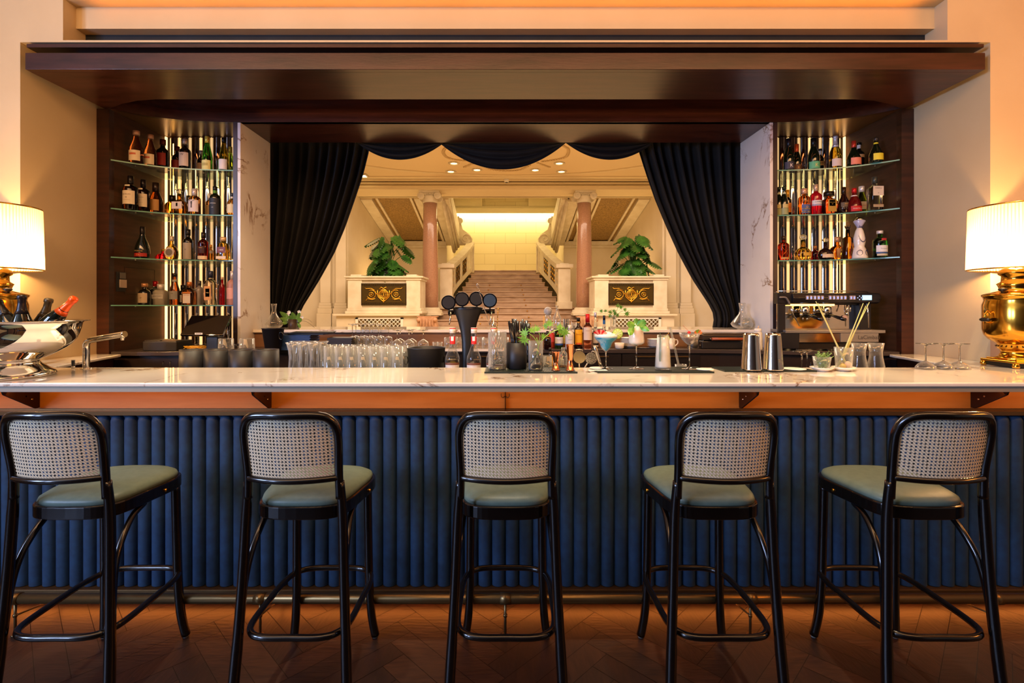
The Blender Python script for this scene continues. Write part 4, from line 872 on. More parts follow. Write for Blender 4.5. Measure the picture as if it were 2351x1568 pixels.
B(534, 4.08, Z4, 78, 24, 'spirit', P('frost_pink', '#E8A8A0', .35, trans=.5), '#E8D8D0', .25, [(.18, .5, .9, '#E2A8A0')], 'frosted pink bottle against the left inner post', name='gin_bottle', capr=1.2)
# right, top shelf
for px, D, h, w_, cap, cf, lc, tc_, l in ((1811, 4.09, 74, 23, '#16141A', .3, '#3C3A48', '#F0E8E0', 'black wine bottle with slate label and white letter K'), (1829, 4.13, 64, 19, '#E0561A', .38, '#6A4628', '#D8A85C', 'wine bottle with long orange capsule and brown label'), (1868, 4.08, 74, 25, '#141416', .28, '#5FB286', '#D8C878', 'black wine bottle with mint green label')):
    B(px, D, Z1, h, w_, 'burg', dkg, cap, cf, [(.03, .25, 1.3, lc, ('K', .95, .13, tc_))], l, name='wine_bottle')
B(1883, 4.22, Z1, 60, 16, 'bord', dk, '#141210', .08, [(.76, .92, 3.1, '#E8DED4'), (.34, .50, 1.2, '#C8A87C', ('ART', .7, .42, '#1E1812'))], 'narrow black wine bottle with white neck band behind the mint-labelled one', name='wine_bottle')
B(1918, 4.06, Z1, 77, 25, 'champ', liquid('#8A7420'), None, 0, [(.08, .30, 1.1, '#E2D0C8')], 'yellow-green champagne bottle with silver neck foil', stop=foilneck('#C9C6CC'), name='champagne_bottle')
B(1960, 3.985, Z1, 60, 29, 'cognac', dkg, '#C23A26', .34, [(.06, .32, .95, '#E88A72')], 'round-bodied wine bottle with coral oval label and red capsule', name='wine_bottle')
B(1972, 4.14, Z1, 68, 21, 'bord', dk, '#141210', .08, [(.80, .93, 3.1, '#E8E0DC'), (.48, .58, 1.1, '#D8B896')], 'black wine bottle with white neck band behind the coral-labelled one', name='wine_bottle')
B(2011, 3.87, Z1, 58, 28, 'cognac', dkg, None, 0, [(.08, .34, .95, '#E6D638'), (.72, .80, 3.1, '#E8D828')], 'dark champagne bottle with yellow shield label, outermost on the right top shelf', stop=lambda t, nr, h: MB().lathe([(nr*1.2, h*.86), (nr*1.3, h*.96), (nr*1.1, h)], n=14).build('foil_neck', P('smoke_foil', '#4A4440', .3, .6), t), name='champagne_bottle')
# right, second shelf
for px, D, l in ((1788, 4.11, 'dark green bottle nearest the right inner post on the second shelf'), (1800, 4.09, 'dark green bottle touching the one nearest the right inner post')):
    B(px, D, Z2, 66, 18, 'burg', dkg, '#1E2A18', .1, [(.02, .24, 1.2, '#9AA070'), (.25, .38, .8, '#C8B878'), (.74, .8, 2, '#B8C0A0')], l, name='vermouth_bottle')
B(1808, 4.2, Z2, 64, 17, 'bord', dk, '#D8A430', .28, [(.18, .52, .9, '#E08A34', ('VENO', .34, .36, '#C8281A'))], 'dark bottle with yellow capsule and orange diamond label', name='vermouth_bottle')
B(1846, 4.08, Z2, 61, 25, 'spirit', liquid('#D0661C'), '#D8A888', .2, [(.05, .38, .9, '#4A5A8E', ('O', .5, .28, '#E8B040')), (.08, .14, .9, '#D8C8A0'), (.2, .24, .9, '#E8C880')], 'amber bottle with ornate blue and gold label and cork top', name='rum_bottle', capr=1.5)
B(1873, 4.09, Z2, 71, 25, 'spirit', P('bitter_red', '#C81428', .08, trans=.6), '#CDAE90', .22, [(.35, .47, 1.2, '#E4DCDC', ('CAMPARI', .34, .415, '#1E2A4A')), (.29, .345, 1.2, '#9AA4C0')], 'bright red bitter bottle with a silver-blue label', name='bitter_bottle')
B(1903, 4.05, Z2, 52, 31, 'squat', liquid('#C8501A'), '#1C140E', .2, [(.1, .62, .62, '#B8923C'), (.34, .6, .44, '#1C140E', ('DISARONNO', .14, .50, '#D8B860'), ('1525', .14, .43, '#D8B860'))], 'square amber liqueur bottle with wide black cap and gold label', sq=5, sy=.8, name='liqueur_bottle', capr=2.4)
B(1937, 4.01, Z2, 61, 26, 'cognac', dkr, '#2A1A10', .3, [(.16, .40, 1.0, '#5E4E38', ('BAILEYS', .24, .34, '#D89848'))], 'dark brown cream-liqueur bottle', name='liqueur_bottle')
B(1961, 3.965, Z2, 56, 30, 'cognac', P('dark_ruby', '#6A0E10', .08, trans=.3), '#C81E22', .2, [(.03, .24, 1.0, '#C01C20', ('Grand Marnier', .24, .135, '#F4ECE4')), (.64, .70, 3.1, '#EEE4DC')], 'squat ruby liqueur bottle with red label and red cap', name='liqueur_bottle')
B(1978, 4.11, Z2, 68, 23, 'burg', liquid('#5E7A1A'), '#E4DEDA', .2, [(.2, .46, 1.1, '#E8DCD0', ('PERNOD', .28, .33, '#C83030'))], 'olive green bottle with white label, behind the ruby one', name='anise_bottle')
B(2008, 3.88, Z2, 77, 26, 'spirit', clr, '#3E4440', .2, [(.42, .70, .92, '#D8CCC0', ('HAKU', .42, .64, '#2A2A2A'), ('白' if 0 else 'o', .4, .5, '#1E2A22')), (.08, .16, .9, '#A89478')], 'clear square vodka bottle, outermost on the right second shelf', sq=5, sy=.9, name='vodka_bottle', capr=1.2)
# right, third shelf
B(1799, 4.09, Z3, 56, 25, 'spirit', liquid('#A82A12'), '#3A2410', .16, [(.05, .12, .9, '#B8924C')], 'red-amber netted rum bottle nearest the right inner post', name='rum_bottle', sy=.8, extra=lambda t, R, h: [MB().tube([(s*R*1.02*sin(a)*(1), -R*.8*cos(a)-.001, h*(.1+.5*i/8)) for i, a in enumerate([(-.9+1.8*j/8) for j in range(9)])], .0012, 4).build('netting', M_brass, t) for s in (-1, 1)])
B(1844, 4.07, Z3, 46, 37, 'round', gold, None, 0, [(.2, .36, .5, '#C89C34')], 'round golden tequila bottle with glass ball stopper', stop=ballstop(None, 1.5), name='tequila_bottle', sy=.7)
B(1871, 4.26, Z3, 38, 20, 'squat', liquid('#8A1414'), '#B87838', .2, [], 'small dark red bottle far back on the right third shelf', name='liqueur_bottle')
B(1895, 4.03, Z3, 40, 34, 'round', dkr, None, 0, [(.1, .3, .9, '#E0C8A4', ('', .1, .1, '#000000'))], 'low round dark bottle with beige band label', stop=ballstop(None, 1.3), name='rum_bottle', sy=.7)
B(1922, 4.13, Z3, 55, 38, 'round', liquid('#D8741E'), '#DCA878', .22, [(.1, .5, .6, '#E09A50', ('PATRON' if 0 else '', .1, .1, '#000000'))], 'wide round orange brandy bottle with tan label', name='brandy_bottle', sy=.6)
def agave(t, nr, h):
    b = MB().lathe([(nr*.9, h*.98), (nr*1.1, h*1.03), (nr*.8, h*1.06)], n=10)
    for i in range(6): a = i*pi/3; b.tube([(0, 0, h*1.03), (.016*cos(a), .016*sin(a), h*1.08), (.022*cos(a), .022*sin(a), h*1.15)], [.005, .006, .001], 6)
    b.build('agave_stopper', P('dark_pewter', '#4A4038', .25, .8), t)
B(1946, 4.0, Z3, 68, 26, 'taper', liquid('#E08A1C'), None, 0, [], 'tall tapered orange tequila bottle with pewter leaf stopper', stop=agave, name='tequila_bottle', sq=3)
D = 3.955; k = D/F; t = thing('ceramic_bottle', 'white ceramic tequila bottle painted with blue wreaths', 'bottle', (PX(1973, D), D, Z3), group='bottles in the right cabinet')
MB().lathe([(17.5*k, 0), (16.5*k, 6*k), (13*k, 22*k), (10*k, 28*k), (12*k, 38*k), (12*k, 46*k), (8*k, 64*k), (5*k, 71*k)], n=28).build('ceramic_body', M_white, t)
MB().lathe([(5*k, 71*k), (5.5*k, 74*k), (12*k, 86*k), (11*k, 88*k), (6*k, 88*k)], n=24).build('stopper', P('cobalt_white', '#B8B8D4', .2), t); MB().lathe([(9*k, 88*k), (9*k, 91*k), (5*k, 95*k), (0, 96*k)], n=20).build('silver_bell', M_chrome, t)
b = MB()
for j in range(26):
    a = 2*pi*j/26; xx = 8*k*cos(a); zz = (50+12*sin(a))*k; rr = 12.3*k-max(0, zz-46*k)*.40; b.ball((xx*.85, -sqrt(max(rr*rr-xx*xx*.72, 1e-6))-.001, zz), .0036, 0, 6)
for s in (-1, 1):
    for j in range(14): a = 2*pi*j/14; xx = (s*8+4.5*cos(a))*k; zz = (13+6*sin(a))*k; b.ball((xx, -sqrt(max((15.6*k)**2-xx*xx, 1e-6))-.001, zz), .0034, 0, 6)
for j in range(7): b.box(-5.2*k+j*1.7*k-.001, -5.2*k+j*1.7*k+.0014, -5.9*k, -5.6*k, 71*k, (74+3*(j % 2))*k)
b.build('blue_painting', P('cobalt', '#1E2458', .4), t)
B(2020, 3.86, Z3, 62, 29, 'spirit', grn, '#E0DCDC', .12, [(.20, .44, 1.1, '#E4E4E8', ('Tanqueray', .26, .32, '#3A4A6A')), (.14, .195, 1.1, '#2A4E8A'), (.06, .135, 1.0, '#C8C0A8'), (.62, .70, .4, '#A81E2A')], 'green gin bottle with white label, outermost on the right third shelf', name='gin_bottle', capr=1.3)
# ---------------------------------------------------------------- bottles on the middle back counter
ZW = 1.165
B(1268, 4.14, ZW, 44, 17, 'spirit', P('orange_red', '#D8401C', .1, trans=.4), '#E0D8D0', .12, [(.3, .72, 1.2, '#D83E22'), (.78, .84, 1.5, '#EEDCD0')], 'orange-red aperitif bottle left of the green one', group='bottles on the back counter')
B(1283, 4.06, ZW, 60, 20, 'spirit', grn, '#A8B4D8', .17, [(.2, .44, 1.1, '#E8EAF0', ('Tanqueray', .24, .34, '#3A4A6A')), (.13, .19, 1.1, '#2A50A0'), (.54, .64, .5, '#B01E24')], 'green gin bottle with pale blue cap on the back counter', name='gin_bottle', group='bottles on the back counter')
B(1297, 4.15, ZW, 32, 12, 'bord', gold, '#D0341E', .2, [(.3, .8, 1.2, '#E4C878')], 'small yellow bottle with red cap behind the white bottle', group='bottles on the back counter')
B(1308, 3.99, ZW, 55, 20, 'spirit', P('white_ceramic', '#E6E4E2', .3), '#F0ECE8', .2, [(.25, .55, 1, '#DCDAD8', ('NORDES', .24, .4, '#7A8088'))], 'white ceramic gin bottle behind the copper jigger', name='gin_bottle', group='bottles on the back counter', capr=1.25)
B(1328, 4.04, ZW, 71, 20, 'spirit', dkr, '#120E0C', .12, [(.14, .62, .95, '#F0B41C', ('KAHLUA', .32, .46, '#A0261A')), (.14, .2, .7, '#D8401C'), (.84, .875, 3.1, '#D8A040')], 'dark coffee-liqueur bottle with a yellow label', name='liqueur_bottle', group='bottles on the back counter')
B(1349, 4.02, ZW, 80, 20, 'bord', liquid('#F0A890'), '#D8202A', .24, [(.26, .62, 1.2, '#E4D4C4', ('AMARETTO', .22, .52, '#8A5A40'))], 'clear bottle with red capsule and beige label', name='liqueur_bottle', group='bottles on the back counter')
B(1367, 4.1, ZW, 82, 16, 'pear', clr, '#C4CCE4', .14, [(.05, .4, .9, '#E4DCE4', ('', .1, .1, '#000000'))], 'tall clear bottle with pale cap behind the blue cocktail', name='vodka_bottle', group='bottles on the back counter')
B(1387, 4.04, ZW, 76, 16, 'pear', clr, '#151C30', .14, [(.74, .86, 3.1, '#2A6AA8')], 'clear bottle with navy capsule above the blue cocktail', name='vodka_bottle', group='bottles on the back counter')
B(1257, 3.98, ZW, 42, 17, 'squat', dkr, '#181410', .3, [(.66, .74, 3.1, '#D8A820')], 'dark bottle with yellow neck ring behind the leaf sprig glass', group='bottles on the back counter')
# ---------------------------------------------------------------- glassware helpers
ZC = 1.15; ZU = 1.05; ZL = 1.31
def glass_thing(name, label, X, Y, z, prof, group=None, cat='glass', mat=None, t=.0016, n=28, flute=0, fa=0, sq=2):
    o = thing(name, label, cat, (X, Y, z), group=group)
    MB().shell(prof, t, n=n, flute=flute, fa=fa, sq=sq).build('glass_wall', mat or M_glass2, o, fix=False); return o
def simple(name, label, X, Y, z, prof, group, cat='glass', mat=None, **k):
    o = MB().shell(prof, .0016, **k).build(name, mat or M_glass2, loc=(X, Y, z), fix=False); tag(o, label, cat, group); return o
def stemmed(b, rb, zb, zs, rbase, rs=.0035, inv=False, h=0):
    pr = [(rbase, 0), (rbase, .0015), (rbase*.4, .005), (rs, .014), (rs*.85, zs*.6), (rs, zs-.006), (rs*2, zs)]
    if inv: pr = [(r, h-z_) for r, z_ in reversed(pr)]
    b.lathe([(0, pr[0][1])]+pr+[(0, pr[-1][1])], n=24); return b
ORD = ['first', 'second', 'third', 'fourth', 'fifth', 'sixth', 'seventh', 'eighth', 'ninth', 'tenth', 'eleventh', 'twelfth']
# rubber bar mats
def barmat(x0, x1, y0, y1, skew, label, tabs=()):
    D0, D1 = 402.5/(y1-705), 402.5/(y0-705)
    Xa, Xb = PX(x0, D0), PX(x1, D0)
    t = thing('bar_mat', label, 'bar mat', (0, 0, ZC), group='rubber bar mats')
    b = MB().box(Xa, Xb, D0, D1-.01, 0, .005)
    n = int((Xb-Xa)/.0085)
    for i in range(1, n): b.box(Xa+i*(Xb-Xa)/n-.002, Xa+i*(Xb-Xa)/n+.002, D0+.008, D1-.018, .005, .0085)
    for q in (D0+.002, D1-.014): b.box(Xa, Xb, q-.002, q+.002, .005, .009)
    b.build('ribbed_rubber', P('mat_green', '#16241C', .45), t); return t, Xa, Xb, D0, D1
m1 = barmat(1112, 1326, 844.5, 857.5, 0, 'dark green ribbed bar mat under the straw cup and copper jiggers')
m2 = barmat(1372, 1640, 844.5, 857, 0, 'dark green ribbed bar mat under the four cocktails')
m3 = barmat(1664, 1876, 844.5, 854, 0, 'dark green ribbed bar mat under the two steel shakers')
for t_, dx in ((m2, 0), (m3, 0)): pass
ZM = ZC+.0088
def coaster(px, D, label, r=.045):
    o = MB().lathe([(r, 0), (r, .003)], n=28).box(-.5*r, .5*r, -.05*r, .05*r, .003, .0033, 1).build('paper_coaster', [P('coaster_white', '#F2EEE4', .7), paper('#6A6458')], loc=(PX(px, D), D, ZM)); tag(o, label, 'coaster', 'white coasters')
coaster(1372, 2.80, 'round white coaster at the foot of the blue cocktail'); coaster(1618, 2.74, 'round white coaster beside the stemmed coupe cocktail'); coaster(1823, 2.76, 'round white coaster beside the shakers', .06)
o = MB().box(-.05, .05, -.02, .02, 0, .0006).box(-.035, .035, -.004, .002, .0006, .0008, 1).build('mat_badge', [P('coaster_white', '#F2EEE4'), paper('#3A3834')], loc=(PX(1372, 2.71), 2.71, ZM)); tag(o, 'flat white lettered badge at the front corner of the cocktail mat', 'badge')
# 1 mixing glass with two bar spoons
D = 2.76; X = PX(1142, D); H_ = .205
t = glass_thing('mixing_glass', 'heavy cut crystal mixing glass with two bar spoons', X, D, ZM, [(.044, 0), (.049, .006), (.049, H_)], t=.003, n=72, flute=24, fa=.025)
b = MB()
for i in range(8):
    for j in range(16): a = 2*pi*(j+.5*(i % 2))/16; b.ball((.050*cos(a), .050*sin(a), .05+i*.018), .0042, 0, 6)
b.build('cut_facets', M_glass, t); MB().lathe([(.042, .004), (.044, .03), (0, .05)], n=20).build('thick_base', clr, t)
def spoon(label, base, top, mat, r=.0022):
    base, top = Vector(base), Vector(top); t = thing('bar_spoon', label, 'bar spoon', base, group='bar spoons'); d = top-base; n = 60
    ax = d.normalized(); u = ax.cross(Vector((0, 1, 0))).normalized(); v = ax.cross(u); pts = [d*(i/n)+(u*cos(i*.9)+v*sin(i*.9))*r*.5 for i in range(n)]
    MB().tube(pts, r, 6).build('twisted_stem', mat, t)
    e = d; MB().tube([e, e+ax*.008+u*.004, e+ax*.022+u*.005, e+ax*.03, e+ax*.022-u*.005, e+ax*.008-u*.004, e], r*.8, 6).build('loop_end', mat, t)
    MB().ball((0, 0, 0), .009, 0, 10, .5).build('spoon_bowl', mat, t)
spoon('long silver twisted bar spoon leaning far out of the mixing glass', (X+.012, D, ZM+.055), W(1099, 663, 2.72), M_steel); spoon('shorter gold twisted bar spoon in the mixing glass', (X-.014, D+.01, ZM+.055), W(1143, 720, 2.78), M_brass)
# 2 straw cups
def straws(X, Y, z0, n, lo, hi, label, spread=.05, seed=1):
    random.seed(seed); made = []
    for i in range(n):
        a = random.uniform(0, 2*pi); q = random.uniform(.2, 1)*.026; bx_, by_ = -q*cos(a)*.7, q*sin(a)*.7
        tx, ty = bx_+random.uniform(-1, 1)*spread+lo[0], by_+random.uniform(-.4, .4)*spread
        b = MB().tube([(bx_, by_, 0), (tx, ty, hi-z0+random.uniform(-.02, .01))], .0066, 10); o = b.build('drinking_straw', M_blackg, loc=(X, Y, z0)); made.append((tx, o))
    for i, (_, o) in enumerate(sorted(made, key=lambda q: q[0])): tag(o, 'black drinking straw, %s from the left in the %s' % (ORD[i], label), 'straw', 'black straws in the '+label)
D = 2.79; X = PX(1186, D); t = thing('straw_cup', 'matt black cylindrical cup full of black straws', 'cup', (X, D, ZM)); MB().shell([(.050, 0), (.056, .004), (.056, .144)], .003, n=36).build('cup_wall', M_black, t)
straws(X, D, ZM+.005, 12, (-.022, 0), 1.425, 'front matt black cup', .028, 4)
D = 3.0; X = PX(1207, D); t = thing('straw_cup', 'black cup with straws half hidden behind the front straw cup', 'cup', (X, D, ZU)); MB().shell([(.04, 0), (.042, .12)], .003, n=24).build('cup_wall', M_black, t)
straws(X, D, ZU+.005, 8, (0.006, 0), 1.42, 'rear black cup', .026, 9)
# 3 leaf sprig glass
def leaf5(b, c, size, az, tilt, mi=0):
    old = b.M; b.M = Matrix.Translation(c) @ Matrix.Rotation(az, 4, 'Y') @ Matrix.Rotation(tilt, 4, 'X')
    pts = [(0, 0), (.14, .12), (.55, .0), (.26, .26), (.68, .48), (.20, .46), (.38, .82), (.09, .62), (0, 1.1), (-.09, .62), (-.38, .82), (-.20, .46), (-.68, .48), (-.26, .26), (-.55, .0), (-.14, .12)]
    b.add([(x*size, -.12*size*abs(x), y*size) for x, y in pts]+[(0, 0, .35*size)], [(i, (i+1) % 16, 16) for i in range(16)], mi, True); b.M = old
D = 2.74; X = PX(1230, D); t = glass_thing('sprig_glass', 'straight clear glass half filled with water holding a green leafy sprig', X, D, ZM, [(.036, 0), (.0395, .004), (.0395, .157)])
MB().lathe([(.037, .006), (.037, .085)], n=24).build('water', P('water', '#F4FAF6', .0, trans=1, ior=1.2), t)
MB().ball((.005, -.01, .022), .02, 0, 12, .55).ball((-.008, -.012, .017), .014, 0, 12, .6).build('white_stones', P('stone_white', '#EDE6D8', .6), t)
s_ = thing('leaf_sprig', 'fresh green leafy celery sprig arching out of the water glass', 'sprig', (X, D, ZM)); b = MB(); lf = MB()
w2 = lambda px, py: W(px, py, D)-Vector((X, D, ZM))
for pts, r in ((((1216, 840), (1232, 815), (1238, 790), (1262, 765), (1284, 756)), .0028), (((1244, 842), (1236, 815), (1236, 792), (1232, 775)), .0024), (((1238, 795), (1226, 775), (1214, 765)), .0018), (((1236, 790), (1240, 772), (1236, 762)), .0016), (((1262, 765), (1262, 755), (1264, 748)), .0015)):
    b.tube(spline([w2(*p) for p in pts], 5), r, 7)
for px, py, sz, az in ((1212, 768, .055, -1.2), (1208, 772, .062, -2.6), (1219, 764, .04, .3), (1234, 762, .045, -.3), (1242, 772, .035, 1.6), (1262, 750, .045, -.1), (1258, 750, .035, -1.3), (1281, 758, .05, 2.0), (1284, 757, .042, .2), (1290, 760, .055, 1.9)): lf.__class__ and leaf5(lf, w2(px, py), sz, az, -.3)
b.build('stem', P('stem_light', '#8CB848', .4), s_); lf.build('leaves', noisy('leaf_fresh', '#5C9A2E', '#84BC44', 60, .4), s_, fix=False)
# copper jiggers
def jigger(px, D, hpx, wt, wb, label):
    k = D/F; h = hpx*k; a, c = wt*k/2, wb*k/2; t = thing('copper_jigger', label, 'jigger', (PX(px, D), D, ZM), group='copper jiggers')
    wz = .40*h; MB().lathe([(c*1.0, 0), (c*1.05, .002), (c*.95, .004), (a*.5, wz*.9), (a*.48, wz), (a*.55, wz*1.05), (a*.92, h-.004), (a, h-.002), (a, h), (a*.9, h), (a*.5, wz*1.15), (0, wz*1.15)], n=36).build('double_cone', M_copper, t)
    MB().tube([(a*.52*cos(2*pi*j/20), a*.52*sin(2*pi*j/20), wz) for j in range(20)], .0015, 6, closed=True).build('waist_ring', M_copper, t)
jigger(1276, 2.71, 42, 19, 20, 'small copper jigger beside the sprig glass'); jigger(1309, 2.70, 60, 20, 19, 'tall copper jigger at the right end of the first bar mat')
# items behind the counter edge, centre
t = glass_thing('cut_glass_bottle', 'cut glass bitters bottle with amber base between the jiggers', PX(1293, 2.86), 2.86, ZC, [(.02, 0), (.024, .01), (.024, .085), (.010, .10), (.010, .12)], cat='bottle')
MB().lathe([(.021, .003), (.021, .02)], n=16).build('amber_liquid', am, t); b = MB()
for i in range(8):
    a = i*pi/4; b.tube([(.0245*cos(a), .0245*sin(a), .02), (.0245*cos(a+.8), .0245*sin(a+.8), .08)], .001, 4); b.tube([(.0245*cos(a), .0245*sin(a), .02), (.0245*cos(a-.8), .0245*sin(a-.8), .08)], .001, 4)
b.build('diamond_cuts', M_glass, t)
t = glass_thing('garnish_glass', 'glass of sliced garnish and a cherry behind the small jigger', PX(1282, 2.98), 2.98, ZU, [(.03, 0), (.034, .14)])
b = MB()
for i in range(9): b.tube([(.02*cos(i*2.3), .02*sin(i*2.3), .05), (.026*cos(i*2.3+1), .02*sin(i*2.3+1), .16)], .0025, 5)
b.ball((.012, -.012, .16), .01, 1, 10); b.build('garnish_sticks', [P('straw_yellow', '#E2D08A', .5), P('cherry_red', '#B81418', .2)], t)
for px, D, h, l, c in ((1255, 2.95, .165, 'glass jar of dark coffee beans behind the sprig glass', '#2A1810'), (1241, 3.02, .15, 'small jar of peppercorns next to the coffee bean jar', '#4A3A30')):
    t = glass_thing('spice_jar', l, PX(px, D), D, ZU, [(.03, 0), (.032, h)], cat='jar'); b = MB(); random.seed(5)
    for i in range(70): a = random.uniform(0, 6.3); r = random.uniform(0, .024); b.ball((r*cos(a), r*sin(a), random.uniform(.01, h*.8)), .005, 0, 6)
    o = b.build('beans', P('bean'+c, c, .3), t); o['kind'] = 'stuff'
bottle('liqueur_bottle', (PX(1263, 3.06), 3.06, ZU), .20, .026, 'squat', dkr, '#181210', .1, [(.15, .75, 1.0, '#F0A81C')], 'dark bottle with rounded yellow label low behind the small jigger')
# hawthorne strainers in a holder, muddler, ashtray glass
def strainer(px, py, D, r, tiltx, label, perf):
    t = thing('cocktail_strainer', label, 'strainer', W(px, py, D), group='steel strainers'); t.rotation_euler = (0, tiltx, 0)
    b = MB().lathe([(r, -.004), (r, .002), (r*.95, .004), (r*.8, .008), (0, .014)] if not perf else [(r, -.004), (r, .002), (r*.8, .012), (0, .02)], n=36, axis='y')
    b.build('disc', M_steel if perf else P('pale_brass', '#CDB98C', .22, .9), t); b = MB()
    for i in range(24 if perf else 0): a = i*2.4; q = r*.85*sqrt((i+.5)/24); b.lathe([(.0022, -.0055), (.0022, -.0035)], (q*cos(a), 0, q*sin(a)), 8, axis='y')
    if perf: b.build('perforations', M_black, t)
    MB().tube([(-r*.55, 0, r*.9), (-r*.5, 0, r*1.22), (r*.5, 0, r*1.22), (r*.55, 0, r*.9)], .003, 8).build('handle_loop', M_steel, t)
    MB().tube([(0, .0, -r), (0, 0, -r-.06)], .004, 8).build('handle_stem', M_steel, t)
strainer(1330, 820, 2.95, .036, 0, 'round brassy fine strainer left of the perforated one', False); strainer(1357, 823, 2.96, .034, .6, 'oval perforated julep strainer leaning beside the brassy one', True)
t = thing('tool_holder', 'small brass tool stand under the strainers', 'holder', (PX(1345, 2.99), 2.99, ZU)); MB().shell([(.055, 0), (.055, .075)], .003, n=24).build('holder_wall', M_brass, t)
t = thing('muddler', 'steel muddler leaning beside the blue cocktail', 'muddler', W(1380, 842, 2.93)); d = W(1366, 797, 2.93)-W(1380, 842, 2.93)
MB().tube([(0, 0, 0), d*.3, d*.8, d, d*1.06], [.010, .009, .011, .0125, .006], 14).build('shaft', M_steel, t)
t = glass_thing('low_glass', 'low clear glass behind the foot of the blue cocktail', PX(1381, 2.97), 2.97, ZU, [(.045, 0), (.048, .085)])
# ---------------------------------------------------------------- the four cocktails
D = 2.78; k = D/F; X = PX(1391, D)
t = thing('margarita_cocktail', 'blue frozen margarita with lime wheel and red garnish', 'cocktail', (X, D, ZM), group='cocktails on the bar mat')
zz = lambda y: (847-y)*k
MB().shell([(.006, zz(808)), (.014, zz(805)), (.027, zz(798)), (.034, zz(790)), (.038, zz(787)), (.056, zz(781)), (.064, zz(774)), (.0655, zz(766))], .0012, n=36).build('bowl', M_glass, t, fix=False)
MB().lathe([(.005, zz(806)), (.0255, zz(797.5)), (.0325, zz(789.5)), (.037, zz(786)), (.054, zz(780)), (.061, zz(775)), (.0615, zz(772.5))], n=32).build('blue_drink', P('blue_drink', '#0A9AC2', .25, sss=.1), t)
b = MB(); random.seed(3)
for i in range(150): a = random.uniform(0, 6.3); r = .060*sqrt(random.random()); b.ball((r*cos(a), r*sin(a), zz(774)+.026*(1-(r/.062)**2)+random.uniform(-.003, .003)), random.uniform(.003, .006), 0, 6)
b.lathe([(.0625, zz(775)), (.062, zz(771)), (.03, zz(764.5)), (0, zz(763))], n=24); b.build('crushed_ice_foam', P('foam', '#EEF6EC', .5, sss=.3), t)
stemmed(MB(), 0, 0, zz(808), .040).build('stem', clr, t)
b = MB().lathe([(.0285, -.002), (.0285, .002)], n=30, axis='y').lathe([(.026, -.0026), (.026, .0026)], n=30, axis='y', mi=1)
for i in range(8): a = i*pi/4; b.tube([(0, -.003, 0), (.024*cos(a), -.003, .024*sin(a))], .0009, 4, 2)
o = b.build('lime_wheel', [P('lime_rind', '#8AB820', .4), P('lime_flesh', '#DCEB7A', .3, sss=.2), P('lime_pith', '#F2F6CC', .4)], t, loc=W(1418, 766, D)-Vector((X, D, ZM)))
b = MB()
for i in range(6): a = -1.1+i*.36; b.add([(0, -.004*i, 0), (.040*sin(a), -.004*i, .036*cos(a)), (.040*sin(a+.5), -.004*i-.004, .036*cos(a+.5))], [(0, 1, 2)], i % 2)
b.build('red_petal_garnish', [P('garnish_red', '#C81E1E', .35), P('garnish_coral', '#E89078', .4)], t, loc=W(1377, 771, D-.02)-Vector((X, D, ZM)), fix=False)
D = 2.775; X = PX(1461, D); zz = lambda y: (849-y)*D/F
t = thing('gin_sour_cocktail', 'tall stemmed white cocktail topped with a basil sprig', 'cocktail', (X, D, ZM), group='cocktails on the bar mat')
MB().shell([(.006, zz(795)), (.030, zz(793.5)), (.043, zz(790)), (.0435, zz(785)), (.0375, zz(760)), (.034, zz(747))], .0012, n=32).build('bowl', M_glass, t, fix=False)
MB().lathe([(.028, zz(793)), (.0415, zz(789.5)), (.042, zz(785)), (.037, zz(763)), (.034, zz(750))], n=32).build('white_drink', noisy('white_drink', '#EBD9BE', '#F4ECE2', 14, .3, sss=.3), t)
stemmed(MB(), 0, 0, zz(795), .043).build('stem', clr, t)
def oval(b, c, Lh, Wd, az, tilt, mi=0):
    old = b.M; b.M = Matrix.Translation(c) @ Matrix.Rotation(az, 4, 'Y') @ Matrix.Rotation(tilt, 4, 'X')
    b.grid(lambda u, v: ((u-.5)*2*Wd*sin(pi*min(max(v, .02), .98))**.7, -.25*Wd*(1-abs(u-.5)*2)-.6*Lh*(v-.3)**2, v*Lh), 6, 8, mi); b.M = old
b = MB()
for px, py, l_, w_, az in ((1458, 748, .060, .018, -1.3), (1455, 750, .062, .019, -2.5), (1462, 748, .055, .017, .9), (1468, 748, .058, .016, 2.1), (1461, 745, .04, .014, -.2), (1465, 746, .045, .014, 1.3)): oval(b, W(px, py, D-.04)-Vector((X, D, ZM)), l_, w_, az, .25)
b.build('basil_leaves', noisy('basil', '#4E9A2C', '#8CC452', 40, .35), t, fix=False)
D = 2.735; X = PX(1522, D); zz = lambda y: (851-y)*D/F
t = thing('gin_tonic_cocktail', 'tapered tumbler of pale cocktail with rosemary and cucumber', 'cocktail', (X, D, ZM), group='cocktails on the bar mat')
MB().shell([(.036, 0), (.0425, .006), (.0425, .014), (.038, zz(810)), (.030, zz(771))], .0015, n=36, flute=0).build('tumbler', M_glass, t, fix=False)
MB().lathe([(.039, .012), (.040, .02), (.036, zz(810)), (.0295, zz(777))], n=32).build('pale_drink', noisy('pale_drink', '#E4E0CC', '#F4F2E8', 16, .15, trans=.12), t)
b = MB(); st = W(1515, 830, D-.042)-Vector((X, D, ZM)); en = W(1516, 771, D-.034)-Vector((X, D, ZM)); 
for i in range(40):
    f = i/40; p = st.lerp(en, f); s = -1 if i % 2 else 1; b.tube([p, p+Vector((s*.009, -.002, .011))], [.0012, .0004], 4)
b.tube([st, en, en+Vector((-.001, 0, .016))], .0014, 5); b.build('rosemary_sprig', P('rosemary', '#3C6240', .5), t)
